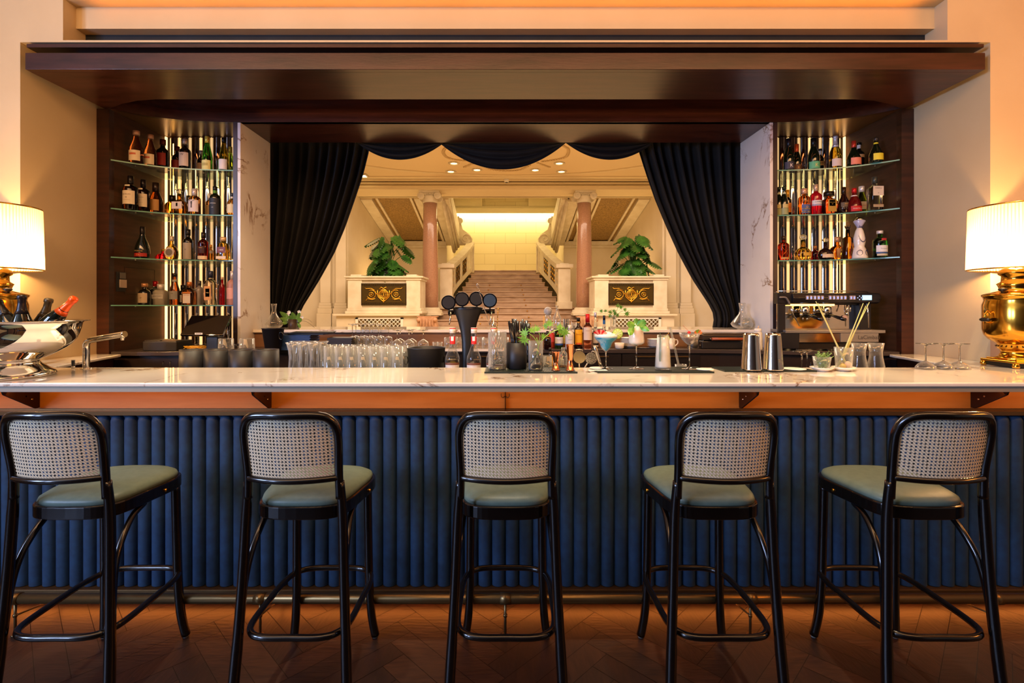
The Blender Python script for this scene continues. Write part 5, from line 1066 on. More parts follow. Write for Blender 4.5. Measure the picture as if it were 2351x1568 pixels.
b = MB().lathe([(.018, -.0015), (.018, .0015)], n=24, axis='y', mi=0).lathe([(.0165, -.002), (.0165, .002)], n=24, axis='y', mi=1); b.build('cucumber_slice', [P('cuc_rind', '#7FA63C', .4), P('cuc_flesh', '#E2ECC0', .4)], t, loc=W(1530, 777, D-.01)-Vector((X, D, ZM)))
MB().tube([W(1524, 774, D-.015)-Vector((X, D, ZM)), W(1535, 765, D-.015)-Vector((X, D, ZM))], .001, 5).ball(W(1535, 765, D-.015)-Vector((X, D, ZM)), .003).build('cocktail_pick', M_brass, t)
D = 2.76; X = PX(1583, D); zz = lambda y: (848-y)*D/F
t = thing('coupe_cocktail', 'ribbed coupe cocktail with cherry and orange garnish', 'cocktail', (X, D, ZM), group='cocktails on the bar mat')
MB().shell([(.005, zz(793)), (.020, zz(789)), (.038, zz(781)), (.050, zz(772)), (.055, zz(765))], .0012, n=96, flute=32, fa=.012).build('bowl', M_glass2, t, fix=False)
MB().lathe([(.004, zz(792)), (.018, zz(788.5)), (.036, zz(780.5)), (.044, zz(775))], n=32).build('rosy_drink', P('rosy_drink', '#C8A08A', .1, trans=.7, ior=1.25), t)
stemmed(MB(), 0, 0, zz(793), .042).build('stem', clr, t)
MB().ball(W(1582, 764, D-.03)-Vector((X, D, ZM)), .0095, 0, 14).build('cherry', P('cherry_bright', '#D81E1C', .12, coat=.6), t); MB().tube(spline([W(1582, 761, D-.03)-Vector((X, D, ZM)), W(1574, 753, D-.03)-Vector((X, D, ZM)), W(1568, 747, D-.03)-Vector((X, D, ZM))], 4), .0009, 5).build('cherry_stem', P('cherry_stem', '#C8604A', .5), t)
b = MB(); c = W(1601, 766, D-.01)-Vector((X, D, ZM))
for az, mi in ((-1.0, 1), (-.5, 0), (.1, 0), (.6, 1), (1.2, 1)): oval(b, c, .026, .010, az, .2, mi)
b.build('orange_peel_flower', [P('green_fig', '#8CB43C', .4), P('orange_peel', '#EE7E1C', .4)], t, fix=False)
t = glass_thing('stirring_glass', 'small tumbler behind the tapered tumbler with a glass stirrer in it', PX(1563, 2.97), 2.97, ZU, [(.03, 0), (.034, .11)])
o = MB().tube([(0, 0, 0), W(1539, 753, 2.84)-W(1558, 838, 2.97)], .006, 10).build('glass_stirrer', M_glass2, loc=W(1558, 838, 2.97)); tag(o, 'long glass stirrer leaning between the tumbler and the coupe', 'stirrer')
# shakers
for px, l in ((1725, 'polished steel cocktail shaker on the left of the pair'), (1775, 'polished steel cocktail shaker on the right of the pair, facing the coffee machine')):
    D = 2.73; k = D/F; t = thing('cocktail_shaker', l, 'shaker', (PX(px, D), D, ZM), group='steel shakers')
    MB().lathe([(22*k, 0), (22.5*k, .004), (22*k, .008), (16.5*k, 79*k), (15.5*k, 83*k), (13*k, 84.5*k), (0, 84*k)], n=48).build('tin', P('shaker_steel', '#DCD6CC', .09, 1), t)
    b = MB()
    if px == 1725:
        for i in range(9):
            for j in range(9): b.ball((22.3*k-(.14*k*(6+i*7.5)))*Vector((sin(-.5+j*.13), -cos(-.5+j*.13), 0))+Vector((0, 0, (6+i*7.5)*k)), .0011, 0, 5)
        b.build('embossed_dots', M_steel, t)
    else:
        b.lathe([(.010, -.0006), (.010, .0006)], (.012, -21.3*k, 22*k), 16, axis='y'); b.build('engraved_crest', M_steel, t)
# rosemary and lemongrass on saucers
def saucer(px, D, label):
    t = thing('saucer', label, 'saucer', (PX(px, D), D, ZC), group='white saucers'); MB().shell([(.030, 0), (.034, .004), (.052, .014), (.060, .022)], .003, n=36).build('dish', M_white, t); return t
saucer(1887, 2.74, 'white saucer under the rosemary glass'); saucer(1937, 2.75, 'white saucer under the lemongrass glass')
X = PX(1887, 2.74); t = glass_thing('rosemary_glass', 'clear tumbler stuffed with rosemary sprigs', X, 2.74, ZC+.0045, [(.032, 0), (.035, .004), (.046, .075)]); o = thing('rosemary_bunch', 'grey-green rosemary sprigs packed in the tumbler', 'herbs', (X, 2.74, ZC+.012)); b = MB(); random.seed(8)
for i in range(85):
    a = random.uniform(0, 6.3); r = .030*sqrt(random.random()); p0 = Vector((r*cos(a)*.9, r*sin(a)*.9, random.uniform(0, .062))); d = Vector((random.uniform(-.9, .9), random.uniform(-.6, .3), random.uniform(.5, 1.4))).normalized()*.042
    if p0.z < .03: d = d*.55
    b.tube([p0, p0+d], [.0022, .0012], 5)
    for j in range(5): q = p0+d*(j/5); e = Vector((random.uniform(-1, 1), random.uniform(-1, 1), 1)).normalized()*.010; b.tube([q, q+e], [.0017, .0008], 4)
b.build('needles', noisy('rosemary_mix', '#5E8A3C', '#9AB868', 50, .5), o)
X = PX(1937, 2.75); t = glass_thing('lemongrass_glass', 'clear glass with lemongrass stalks and lemon pieces', X, 2.75, ZC+.0045, [(.034, 0), (.038, .004), (.046, .125)])
b = MB().ball((-.014, -.014, .022), .016, 0, 12, .9).ball((.014, -.012, .03), .017, 1, 12, 1.2).ball((0, .012, .025), .016, 0, 10); b.build('lemon_wedges', [P('lemon', '#E4B83C', .4), P('lemon_pink', '#E8B898', .4)], t)
for i, (px, py, bx_, by_) in enumerate(((1873, 692, 1946, 842), (1878, 696, 1942, 838), (1982, 696, 1926, 838), (1996, 694, 1922, 842), (1988, 702, 1930, 836))):
    D = 2.745+.006*i; a, c = W(bx_, by_, D), W(px, py, D-.02)
    o = MB().tube([(0, 0, 0), (c-a)*.3, (c-a)*.6, c-a], [.005, .0042, .0028, .0014], 8).build('lemongrass_stalk', noisy('lemongrass', '#DCD48C', '#BCC070', 8, .5, (1, 1, .2)), loc=a); tag(o, 'pale %s lemongrass stalk leaning to the %s out of the glass' % (['long outer', 'long inner', 'long inner', 'long outer', 'middle'][i], 'left' if i < 2 else 'right'), 'lemongrass', 'lemongrass stalks')
# carafes, inverted glasses right
for px, l in ((1972, 'waisted clear carafe beside the lemongrass glass'), (2011, 'waisted clear carafe to the right of the other one')):
    D = 3.0; glass_thing('carafe', l, PX(px, D), D, ZU, [(.045, 0), (.050, .02), (.050, .07), (.035, .15), (.033, .18), (.042, .235)], group='waisted carafes', cat='carafe')
def inv_glass(px, D, z, h, rb, rbowl, kind, label, group):
    t = thing('upturned_glass', label, 'glass', (PX(px, D), D, z), group=group); b = MB()
    if kind == 'coupe': pr = [(rbowl, 0), (rbowl*.95, h*.08), (rbowl*.7, h*.2), (rbowl*.2, h*.3), (.004, h*.33)]; zs = h*.33
    elif kind == 'wine': pr = [(rbowl*.75, 0), (rbowl, h*.18), (rbowl*.9, h*.34), (rbowl*.3, h*.46), (.004, h*.5)]; zs = h*.5
    else: pr = [(rbowl, 0), (rbowl, h*.42), (rbowl*.85, h*.46), (.004, h*.5)]; zs = h*.5
    b.lathe(pr+[(max(r-.0015, 0), z_) for r, z_ in reversed(pr)][1:], n=24); b.build('glass_wall', M_glass2, t, fix=False)
    MB().lathe([(0, zs-.004), (.005, zs-.002), (.004, zs+.006), (.0032, h*.7), (.0042, h-.014), (rb*.35, h-.006), (rb, h-.0022), (rb, h), (0, h)], n=24).build('stem', clr, t); return t
for px, l in ((2125, 'upturned stemmed glass nearest the carafes on the counter'), (2166, 'middle upturned stemmed glass of the three on the counter'), (2203, 'upturned stemmed glass nearest the samovar lamp')): inv_glass(px, 2.83, ZC, .145, .045, .05, 'coupe', l, 'upturned stemmed glasses on the counter')
for px, D, l in ((1841, 3.0, 'upturned coupe glass left behind the rosemary'), (1853, 3.08, 'second upturned coupe glass behind the rosemary')): inv_glass(px, D, ZU, .185, .055, .05, 'coupe', l, 'upturned coupes behind the rosemary')
# glasses packed behind the counter, left
g = 'tightly packed clear glasses behind the counter'
for r_, (D, pxs) in enumerate(((3.0, (674, 697, 722)), (3.11, (683, 711, 737)))):
    for i, px in enumerate(pxs):
        t = glass_thing('flared_glass', 'tall flared beer glass, %s from the left in the %s row beside the folders' % (ORD[i], ['front', 'rear'][r_]), PX(px, D), D, ZU, [(.040, 0), (.043, .01), (.028, .10), (.026, .15), (.030, .19), (.038, .225), (.046, .238)], group='flared beer glasses')
for r_, (D, pxs) in enumerate(((2.99, (757, 783, 809, 835, 861, 887, 913)), (3.07, (748, 774, 800, 826, 852, 878, 904, 925)), (3.15, (762, 790, 818, 846, 874, 902)))):
    for i, px in enumerate(pxs):
        t = glass_thing('highball_glass', 'clear highball glass, %s from the left in the %s row beside the ice bucket' % (ORD[i], ['front', 'middle', 'back'][r_]), PX(px, D), D, ZU, [(.028, 0), (.032, .006), (.033, .215)], group='highball glasses in packed rows', n=22, flute=11, fa=.012)
        MB().lathe([(.027, .003), (.029, .028), (0, .034)], n=14).build('thick_base', clr, t)
# black pots along the counter, left
D = 3.06
for i, px in enumerate((443, 499, 555, 611)):
    t = thing('black_pot', 'matt black round pot, %s of the row behind the counter' % ['leftmost', 'second from the left', 'third from the left', 'rightmost'][i], 'pot', (PX(px, D), D, ZU), group='black pots behind the counter')
    MB().shell([(.068, 0), (.074, .006), (.0735, .190)], .004, n=40).build('pot_wall', M_black, t); MB().tube([(.0715*cos(2*pi*j/40), .0715*sin(2*pi*j/40), .190) for j in range(40)], .0025, 6, closed=True).build('rolled_rim', P('rim_brown', '#3A2E28', .4), t)
for px, l in ((519, 'upturned clear tumbler behind the second black pot'), (567, 'upturned clear tumbler behind the third black pot')):
    D = 3.35; o = MB().lathe([(.055, 0), (.054, .02), (.046, .238), (.044, .24), (.044, .236), (.052, .01)], n=28).build('upturned_tumbler', M_glass2, loc=(PX(px, D), D, ZU), fix=False); tag(o, l, 'glass', 'upturned tumblers')
# black ice bucket centre
D = 3.08; k = D/F; t = thing('ice_bucket', 'wide black metal ice bucket with ring handles behind the counter', 'ice bucket', (PX(979, D), D, ZU))
MB().shell([(.098, 0), (.102, .004), (.115, .198), (.122, .203)], .003, n=48).build('bucket_wall', M_black, t)
for s in (-1, 1):
    MB().tube([(s*.118, .006*cos(2*pi*j/16)-.02, .125+.022*sin(2*pi*j/16)) if 0 else (s*(.122+.012*cos(2*pi*j/16)), -.02, .125+.026*sin(2*pi*j/16)) for j in range(16)], .003, 6, closed=True).build('ring_handle', M_blackg, t)
# syrup bottles
def syrup(px, D, liq, label, pour=False):
    h = 92*D/F+.06; R = .043; t = thing('syrup_bottle', label, 'bottle', (PX(px, D), D, ZU), group='syrup bottles')
    H2 = 1.5-(752-705)*D/F-ZU; pr = [(.92, 0), (1, .02), (1, .42), (.95, .47), (.62, .58), (.42, .66), (.36, .74), (.36, .93), (.40, .94), (.40, 1)]
    MB().lathe([(r*R, z_*H2) for r, z_ in pr], n=28).build('glass_body', thin_glass('bottle_thin', '#F0EEE8', .8), t)
    if liq: MB().lathe([(.9*R, .01*H2), (.95*R, .42*H2)], n=24).build('syrup', liquid(liq), t)
    MB().lathe([(.42*R, .90*H2), (.42*R, 1.0*H2)], n=20).build('white_cap', M_white, t); MB().lathe([(.425*R, .975*H2), (.425*R, .995*H2)], n=20).build('red_ring', paper('#D83030'), t)
    b = MB().patch(.385*R, .70*H2, .84*H2, 2.4).patch(.395*R, .76*H2, .84*H2, .5, 1); b.build('neck_label', [paper('#E02A28'), paper('#F0ECE8')], t, fix=False)
    b = MB().patch(R*1.01, .07*H2, .33*H2, 1.2); b.patch(R*1.015, .33*H2, .37*H2, 1.2, 1); b.build('front_label', [paper('#E6DCD0'), paper('#7A4A34')], t, fix=False)
    if pour: MB().lathe([(.013, H2), (.012, H2+.02), (.008, H2+.03), (.0035, H2+.032), (.003, H2+.062), (0, H2+.063)], n=14).build('pourer', M_steel, t)
syrup(1039, 2.99, '#D8B83C', 'yellow syrup bottle left of the beer tap'); syrup(1088, 2.98, '#E8E0DC', 'clear syrup bottle right of the beer tap'); syrup(1133, 2.97, None, 'clear syrup bottle with metal pourer behind the mixing glass', True)
# beer tap
D = 3.12; k = D/F; X = PX(1074, D); t = thing('beer_tap', 'flared matt black beer tower with four round badges', 'beer tap', (X, D, ZU)); Z = lambda y: 1.5-(y-705)*k-ZU
pr = [(13, 0, 846), (13, 0, 820), (13.5, 0, 790), (16, 0, 765), (22, 0, 740), (27, 0, 725), (33, 0, 713), (35, 0, 708), (33, 0, 705), (24, 0, 703.5)]
b = MB().lathe([(13*k, 0)]+[(r*k, Z(y)) for r, _, y in pr], n=40, sy=.55); b.build('tower', P('tower_black', '#1C1B1C', .38), t)
MB().tube([(-45*k, 0, Z(717)), (62*k, 0, Z(714))], 6*k, 14).build('cross_pipe', M_blackg, t)
for i, (px, py) in enumerate(((1030, 694.5), (1061, 687), (1094, 686), (1124.5, 690))):
    c = W(px, py, D-.06)-Vector((X, D, ZU)); o = MB().lathe([(16*k, -.012), (16.5*k, -.008), (16*k, .012)], c, 36, axis='y').build('round_badge', M_blackg, t)
    MB().lathe([(13.5*k, -.0135), (13.5*k, -.011)], c, 32, axis='y').build('badge_face', P('badge_blue' if i == 3 else 'badge_black', '#22384E' if i == 3 else '#141212', .5), o)
    MB().tube([c+Vector((0, .01, -.03)), c+Vector((0, .05, -.08))], .006, 8).build('badge_arm', M_blackg, t)
for px in (1035, 1128):
    c = W(px, 717, D-.03)-Vector((X, D, ZU)); MB().tube([c, c+Vector((-.002, -.01, -.04)), c+Vector((-.008, -.015, -.075))], [.007, .005, .004], 10).build('spout', M_steel, t)
# ---------------------------------------------------------------- things on the back counter, left
D = 3.80
t = thing('receipt_printer', 'flat dark receipt printer beside the light strip', 'printer', (PX(362, D), D+.08, ZW))
MB().box(-.13, .13, -.06, .14, 0, .075).build('body', P('printer_black', '#1C1A1A', .45), t, bevel=.006); MB().box(-.12, -.0, -.055, .12, .075, .082).build('lid', P('printer_grey', '#3A322C', .35), t, bevel=.003); MB().box(.01, .115, -.045, .06, .075, .08).box(.03, .10, -.03, -.012, .080, .081).build('paper_slot', P('slot_taupe', '#6A5440', .4), t)
D = 3.82; t = thing('touchscreen_till', 'black touchscreen till tilted back on its stand', 'till', (PX(470, D), D, ZW))
b = MB(); k = D/F; q = lambda px, py, dy: W(px, py, D+dy)-Vector((PX(470, D), D, ZW))
v = [q(413, 769, -.02), q(511, 769, -.05), q(530, 724, .07), q(440, 724, .10)]; nrm = (v[1]-v[0]).cross(v[3]-v[0]).normalized()
b.add(v+[p-nrm*.02 for p in v], [(0, 1, 2, 3), (7, 6, 5, 4), (0, 4, 5, 1), (1, 5, 6, 2), (2, 6, 7, 3), (3, 7, 4, 0)]); b.build('screen', P('screen_glass', '#0A0A0C', .04, coat=1), t, bevel=.003)
MB().box(.01, .10, .0, .09, 0, .11).build('stand', P('stand_black', '#15171C', .35), t, bevel=.006); c = q(458, 766, -.045)
MB().box(c.x-.028, c.x+.028, c.y-.012, c.y-.008, c.z-.007, c.z+.007, 0).box(c.x-.02, c.x+.02, c.y-.0125, c.y-.012, c.z-.002, c.z+.002, 1).build('badge', [paper('#E4E0DC'), paper('#5A5A5A')], t)
random.seed(2)
for i, (px, c_, l) in enumerate(((448, '#D8A020', 'yellow cable coil under the till screen'), (527, '#2A2420', 'dark cable loop beside the till stand'))):
    pts = []
    for j in range(40): a = j*.75; pts.append((.075*cos(a)*(1+.2*sin(j*1.3)), .03*sin(a), .012+.022*abs(sin(j*.9))+.018*i*abs(cos(j*.5))))
    o = MB().tube(spline(pts, 3), .003, 5).build('cable_coil', P('cable'+c_, c_, .4), loc=(PX(px, 3.86), 3.86, ZW)); tag(o, l, 'cable')
o = MB().box(-.045, .045, -.03, .03, 0, .004).build('card_tray', P('tray_grey', '#8C847C', .5), loc=(PX(468, 3.79), 3.80, ZW)); tag(o, 'small grey paper slip lying before the till', 'paper')
# bucket with decanter behind
D = 3.86; t = thing('champagne_bucket', 'tall black tapered bucket beside the blue folders', 'bucket', (PX(627, D), D, ZW)); MB().shell([(.052, 0), (.056, .004), (.080, .168), (.087, .172)], .003, n=40).build('bucket_wall', M_black, t)
MB().tube([(.085+.0*cos(a_/8*pi), -.03+.0, .10) if 0 else (.078+.016*cos(a_*pi/8), -.04, .115+.028*sin(a_*pi/8)) for a_ in range(16)], .0035, 6, closed=True).build('ring_handle', M_blackg, t)
def decanter(px, D, hpx, wpx, label):
    k = D/F; h = hpx*k; R = wpx*k/2
    glass_thing('decanter', label, PX(px, D), D, ZL, [(R*.35, 0), (R*.8, h*.08), (R, h*.2), (R*.8, h*.32), (R*.32, h*.58), (R*.22, h*.74), (R*.3, h*.97), (R*.33, h)], group='decanters on the ledge', cat='decanter')
decanter(629, 4.34, 58, 40, 'clear wine decanter behind the black bucket on the ledge'); decanter(1704, 4.32, 60, 50, 'clear wine decanter before the right curtain on the ledge')
t = thing('stoppered_jug', 'small clear glass ball jug beside the right decanter', 'jug', (PX(1712, 4.26)+.02, 4.27, ZL)); MB().shell([(.02, 0), (.04, .02), (.045, .05), (.035, .08), (.02, .10)], .002, n=24).build('glass_wall', M_glass2, t)
D = 4.38; t = thing('flower_pot', 'small dark pot of white blossoms and green leaves on the ledge', 'plant', (PX(672, D), D, ZL))
MB().shell([(.034, 0), (.037, .004), (.037, .085)], .003, n=28).build('pot_wall', P('pot_brown', '#3A2A22', .4), t)
for s in (-1, 1): MB().box(*sorted((s*.037, s*.050)), -.008, .008, .055, .075).build('lug_handle', P('pot_brown', '#3A2A22'), t)
b = MB(); w3 = lambda px, py: W(px, py, D)-Vector((PX(672, D), D, ZL))
for px, py, l_, w_, az in ((668, 738, .09, .02, -1.2), (666, 736, .11, .022, -.7), (674, 738, .09, .024, .1), (678, 736, .10, .018, .7), (680, 740, .08, .018, 1.1), (663, 738, .07, .016, -1.9), (683, 742, .06, .014, 2.4), (672, 740, .07, .02, -.2)): oval(b, w3(px, py), l_, w_, az, .2)
b.build('leaves', P('pot_leaf', '#5E8A34', .45), t, fix=False); b = MB(); random.seed(4)
for px, py in ((662, 722), (659, 732), (689, 722), (694, 729), (688, 716), (665, 717)):
    for j in range(5): a = j*1.256; oval(b, w3(px, py), .022, .008, a, .5)
b.build('blossoms', P('blossom', '#F4F0EA', .5, sss=.3), t, fix=False)
MB().tube(spline([w3(684, 735), w3(702, 738), w3(712, 744), w3(722, 752)], 4), .0012, 5).tube(spline([w3(686, 733), w3(706, 733), w3(716, 740)], 4), .001, 5).build('twigs', P('twig', '#4A3A2A', .6), t)
# blue ring folders
D = 3.90
for i in range(12):
    o = thing('ring_folder', 'navy blue ring-bound menu, %s from the bottom of the stack beside the black bucket' % ORD[i], 'menu', (PX(668, D)+.004*sin(i*3), D, ZW+i*.0098), group='blue menus in the left stack')
    MB().box(-.135, .15, -.005, .19, 0, .0084).build('cover', P('navy_cover', '#2A4A86', .45), o)
    MB().tube([(-.135+.011*cos(a*pi/5), -.006, .0045+.0046*sin(a*pi/5)) for a in range(10)], .001, 4, closed=True).build('binding_ring', P('ring_black', '#14161C', .3), o)
for i in range(3):
    o = thing('leather_menu', 'thin black menu fanned on the blue stack, ' + ['lowest', 'middle', 'topmost'][i], 'menu', (PX(700+i*8, D), D+.02, ZW+.120+i*.0066), rz=radians(-4+i*7), group='black menus on top'); MB().box(-.16, .15, -.03, .17, 0, .006).build('cover', P('leather_black', '#1A1A20', .4), o)
for i in range(11):
    o = thing('dark_folder', 'dark menu, %s from the bottom of the low stack right of the blue menus' % ORD[i], 'menu', (PX(772, D), D+.04, ZW+i*.0085), group='dark menus in the low stack'); MB().box(-.085, .11-.006*(i % 2), 0, .16, 0, .0075).build('cover', P('folder_slate' if i > 4 else 'folder_blue', '#2E2A2C' if i > 4 else '#243A5E', .5), o)
# upturned glasses on worktop
for i, (px, D) in enumerate(((809, 4.02), (829, 4.02), (849, 4.02), (869, 4.02), (892, 4.02), (817, 4.12), (837, 4.12), (855, 4.12), (874, 4.12))):
    inv_glass(px, D, ZW+.005, 1.5-(745-705)*4.05/F-ZW, .034, .032, 'tall', 'upturned sherry glass, %s from the left in the %s row behind the highballs' % (ORD[i % 5], 'front' if i < 5 else 'rear'), 'upturned sherry glasses')
for i, (px, D) in enumerate(((912, 4.02), (939, 4.02), (972, 4.02), (919, 4.12), (946, 4.12))):
    inv_glass(px, D, ZW+.005, 1.5-(758-705)*4.05/F-ZW, .038, .046, 'wine', 'upturned wine glass, %s from the left in the %s row above the ice bucket' % (ORD[i % 3], 'front' if i < 3 else 'rear'), 'upturned wine glasses')
for i, px in enumerate((999, 1010)):
    simple('shot_glass', 'small thick shot glass left of the beer tap, %s of the pair' % ['left', 'right'][i], PX(px, 4.03), 4.03, ZW+.004, [(.018, 0), (.022, .05)], 'shot glasses', n=18)
for i, (px, D) in enumerate(((1030, 4.06), (1052, 4.06), (1102, 4.08), (1117, 4.02), (1136, 4.06), (1158, 4.06), (1041, 4.14))):
    simple('rocks_glass', 'short ribbed tumbler behind the beer tap, %s from the left' % ['first', 'third', 'fourth', 'fifth', 'sixth', 'seventh', 'second'][i], PX(px, D), D, ZW+.004, [(.034, 0), (.037, .005), (.036, .085)], 'ribbed tumblers behind the beer tap', n=48, flute=16, fa=.03)
# ledge things centre-right
D = 4.32; t = thing('glass_bottle', 'clear corked glass bottle on the ledge above the green gin bottle', 'bottle', (PX(1279, D), D, ZL)); MB().shell([(.034, 0), (.036, .01), (.036, .10), (.012, .15), (.010, .19), (.014, .20)], .002, n=24).build('glass_body', M_glass2, t); MB().lathe([(.010, .19), (.012, .205)], n=12).build('cork', P('cork', '#D8C8A0', .6), t)
t = thing('mesh_topped_jar', 'glass jar topped by a grey mesh ball', 'jar', (PX(1258, D), D, ZL)); MB().shell([(.03, 0), (.034, .01), (.030, .09), (.024, .12)], .002, n=24).build('glass_wall', M_glass2, t); MB().ball((0, 0, .155), .036, 0, 20).build('mesh_ball', noisy('mesh_grey', '#8C8E90', '#B8BABC', 180, .4), t); MB().box(-.04, -.028, -.01, .01, .0, .115).build('wooden_spatula', P('light_wood', '#D8A85C', .5), t)
t = glass_thing('straw_glass', 'glass of dark short straws on the ledge', PX(1300, D), D, ZL, [(.026, 0), (.030, .085)]); b = MB(); random.seed(6)
for i in range(16): a = i*.9; b.tube([(.016*cos(a), .016*sin(a), .004), (.024*cos(a+.3), .024*sin(a+.3), .09)], .003, 6)
o = b.build('dark_straws', P('straw_dark', '#2A2628', .4), t)
t = glass_thing('spoon_jar', 'low glass of spoons on the ledge left of the coffee-liqueur bottle', PX(1318, D), D, ZL, [(.022, 0), (.026, .055)]); MB().tube([(0, 0, .01), (-.035, 0, .09)], .002, 6).tube([(0, 0, .01), (.006, 0, .06)], .002, 6).build('spoons', M_steel, t)
t = glass_thing('vine_vase', 'clear vase with a trailing green vine on the ledge', PX(1408, D), D, ZL, [(.02, 0), (.028, .01), (.026, .03), (.024, .11), (.03, .12)], cat='vase'); s_ = thing('vine_cutting', 'trailing green vine cutting in the clear vase', 'plant', (PX(1408, D), D, ZL)); b = MB(); lf = MB(); w4 = lambda px, py: W(px, py, D)-Vector((PX(1408, D), D, ZL))
for pts in (((1408, 748), (1407, 722), (1396, 716), (1384, 714)), ((1408, 748), (1412, 722), (1418, 708), (1420, 703)), ((1410, 745), (1418, 722), (1430, 714), (1437, 716))): b.tube(spline([w4(*p) for p in pts], 5), .0016, 6)
for px, py, sz, az in ((1384, 714, .035, -1.6), (1392, 716, .03, -.6), (1400, 720, .04, .4), (1408, 720, .045, 1.6), (1404, 722, .04, -2.4), (1418, 706, .04, .2), (1422, 706, .04, 1.4), (1432, 713, .038, .9), (1437, 716, .05, 2.6), (1415, 722, .035, 2.2), (1412, 716, .035, -.9)): leaf5(lf, w4(px, py), sz, az, -.2)
b.build('stems', P('stem_green', '#3C6228'), s_); lf.build('leaves', noisy('vine_leaf', '#3A7A28', '#5E9A38', 50, .4), s_, fix=False)
t = thing('bottle_rack', 'dark slim tray running behind the spirit bottles on the ledge', 'tray', (PX(1320, 4.26), 4.26, ZL)); MB().box(-.24, .24, -.03, .03, 0, .006).build('tray', M_black, t)
# plates, tray, moka, grill
D = 4.03
for i in range(7):
    o = MB().shell([(.050, 0), (.055, .004), (.076, .013)], .003, n=32).build('side_plate', M_white, loc=(PX(1449, D)+.0015*((i*7) % 3-1), 4.08, ZW+.012+i*.0105)); tag(o, 'white china plate, %s from the bottom of the left stack' % ORD[i], 'plate', 'white plates in the left stack')
for i in range(6):
    o = MB().shell([(.040, 0), (.045, .004), (.064, .012)], .003, n=32).build('side_plate', M_white, loc=(PX(1508, D)+.0015*((i*5) % 3-1), 4.08, ZW+.012+i*.0105)); tag(o, 'smaller white china plate, %s from the bottom of the right stack' % ORD[i], 'plate', 'white plates in the right stack')
t = thing('serving_tray', 'oval black tray with steel rim under the plate stacks', 'tray', (PX(1478, D), 4.06, ZW)); MB().lathe([(.16, 0), (.175, .010), (.17, .011), (0, .009)], n=48, sy=.55).build('tray', P('tray_dark', '#3A3634', .25, .5), t)
t = thing('espresso_cup', 'white cup beside the blue cocktail on the back counter', 'cup', (PX(1421, 4.02), 4.0, ZW)); MB().shell([(.022, 0), (.034, .01), (.038, .05)], .003, n=28).build('cup_wall', M_white, t)
t = thing('white_mug', 'white mug with a handle behind the glass stirrer', 'mug', (PX(1538, 4.0), 4.0, ZW)); MB().shell([(.034, 0), (.038, .006), (.038, .085)], .003, n=28).build('cup_wall', M_white, t); MB().tube(spline([(.036, 0, .072), (.058, 0, .072), (.062, 0, .045), (.036, 0, .02)], 5), .0045, 8).build('handle', M_white, t)
t = thing('steaming_jug', 'small steel milk jug behind the coupe cocktail', 'jug', (PX(1594, 4.0), 4.02, ZW)); MB().shell([(.046, 0), (.05, .006), (.044, .06), (.046, .12)], .002, n=32).build('jug_wall', M_steel, t); MB().tube(spline([(.045, 0, .11), (.075, 0, .115), (.08, 0, .07), (.072, 0, .03), (.045, 0, .03)], 4), .004, 8).build('handle', M_steel, t)
D = 3.98; t = thing('contact_grill', 'dark contact grill with a wooden handle', 'grill', (PX(1668, D), D+.02, ZW)); MB().box(-.19, .17, 0, .2, 0, .065).build('lower_housing', P('grill_black', '#1E1B1A', .35), t, bevel=.01); MB().box(-.18, .17, .0, .2, .07, .115).box(-.16, .15, .01, .19, .115, .125).build('lid', P('grill_steel', '#5E534A', .25, .8), t, bevel=.01)
MB().tube([(-.12, -.03, .082), (.13, -.03, .082)], .011, 12).build('wooden_handle', P('handle_wood', '#A8542A', .4), t); MB().tube([(-.13, 0, .085), (-.125, -.03, .082)], .005, 8).tube([(.135, 0, .085), (.13, -.03, .082)], .005, 8).build('handle_arm', M_steel, t)
t = thing('squeeze_bottle', 'white squeeze bottle behind the steel shakers', 'bottle', (PX(1743, 3.9), 3.92, ZW)); MB().lathe([(.03, 0), (.032, .01), (.031, .135), (.016, .15)], n=24).build('body', P('squeeze_white', '#D8D6CC', .4), t); MB().lathe([(.026, .135), (.026, .165), (.016, .168)], n=20).build('cap', M_white, t); MB().tube([(0, 0, .165), (.006, 0, .19)], [.006, .003], 8).build('nozzle', P('nozzle_beige', '#D8B890', .5), t)
# ---------------------------------------------------------------- espresso machine
D = 3.86; k = D/F; t = thing('espresso_machine', 'black and chrome two-group espresso machine on the right back counter', 'coffee machine', (0, D, 0)); X = lambda px: PX(px, D); Z = lambda py: 1.5-(py-705)*k
M_mach = P('machine_black', '#18161A', .3); M_mgrey = P('machine_grey', '#8A8480', .35, .5)
def rbox(b, px0, px1, y0, y1, py0, py1, mi=0): return b.box(X(px0), X(px1), y0, y1, Z(py1), Z(py0), mi)
prof = [(0, Z(697)), (-.02, Z(694)), (-.035, Z(684)), (-.02, Z(674)), (.06, Z(671)), (.06, Z(697))]
MB().prism(prof, X(1816), X(2016), 'yz').build('head_unit', M_mach, t, bevel=.006); MB().box(2.20, X(2008), .06, .44, Z(700), Z(676)).box(2.20, X(2008), .30, .44, 1.21, Z(700)).build('rear_body', M_mach, t)
MB().prism([(x_, z_) for x_, z_ in ((X(1784), Z(697)), (X(1784), Z(672)), (X(1818), Z(671)), (X(1818), Z(697)))], -.01, .05, 'xz').build('side_shoulder', M_mach, t, bevel=.005)
b = MB(); rbox(b, 1802, 1982, .10, .12, 697, 757); b.build('backsplash', P('splash_chrome', '#D4CCC2', .08, 1), t)
b = MB(); rbox(b, 1786, 1802, -.01, .015, 697, 775); rbox(b, 1788, 1828, -.04, .01, 762, 800); b.build('side_leg', M_mach, t, bevel=.004)
b = MB(); rbox(b, 1982, 2008, .04, .3, 697, 812); b.build('side_leg', M_mach, t)
b = MB(); rbox(b, 1796, 2022, -.05, .30, 757, 764); b.build('drip_tray', M_mgrey, t, bevel=.003)
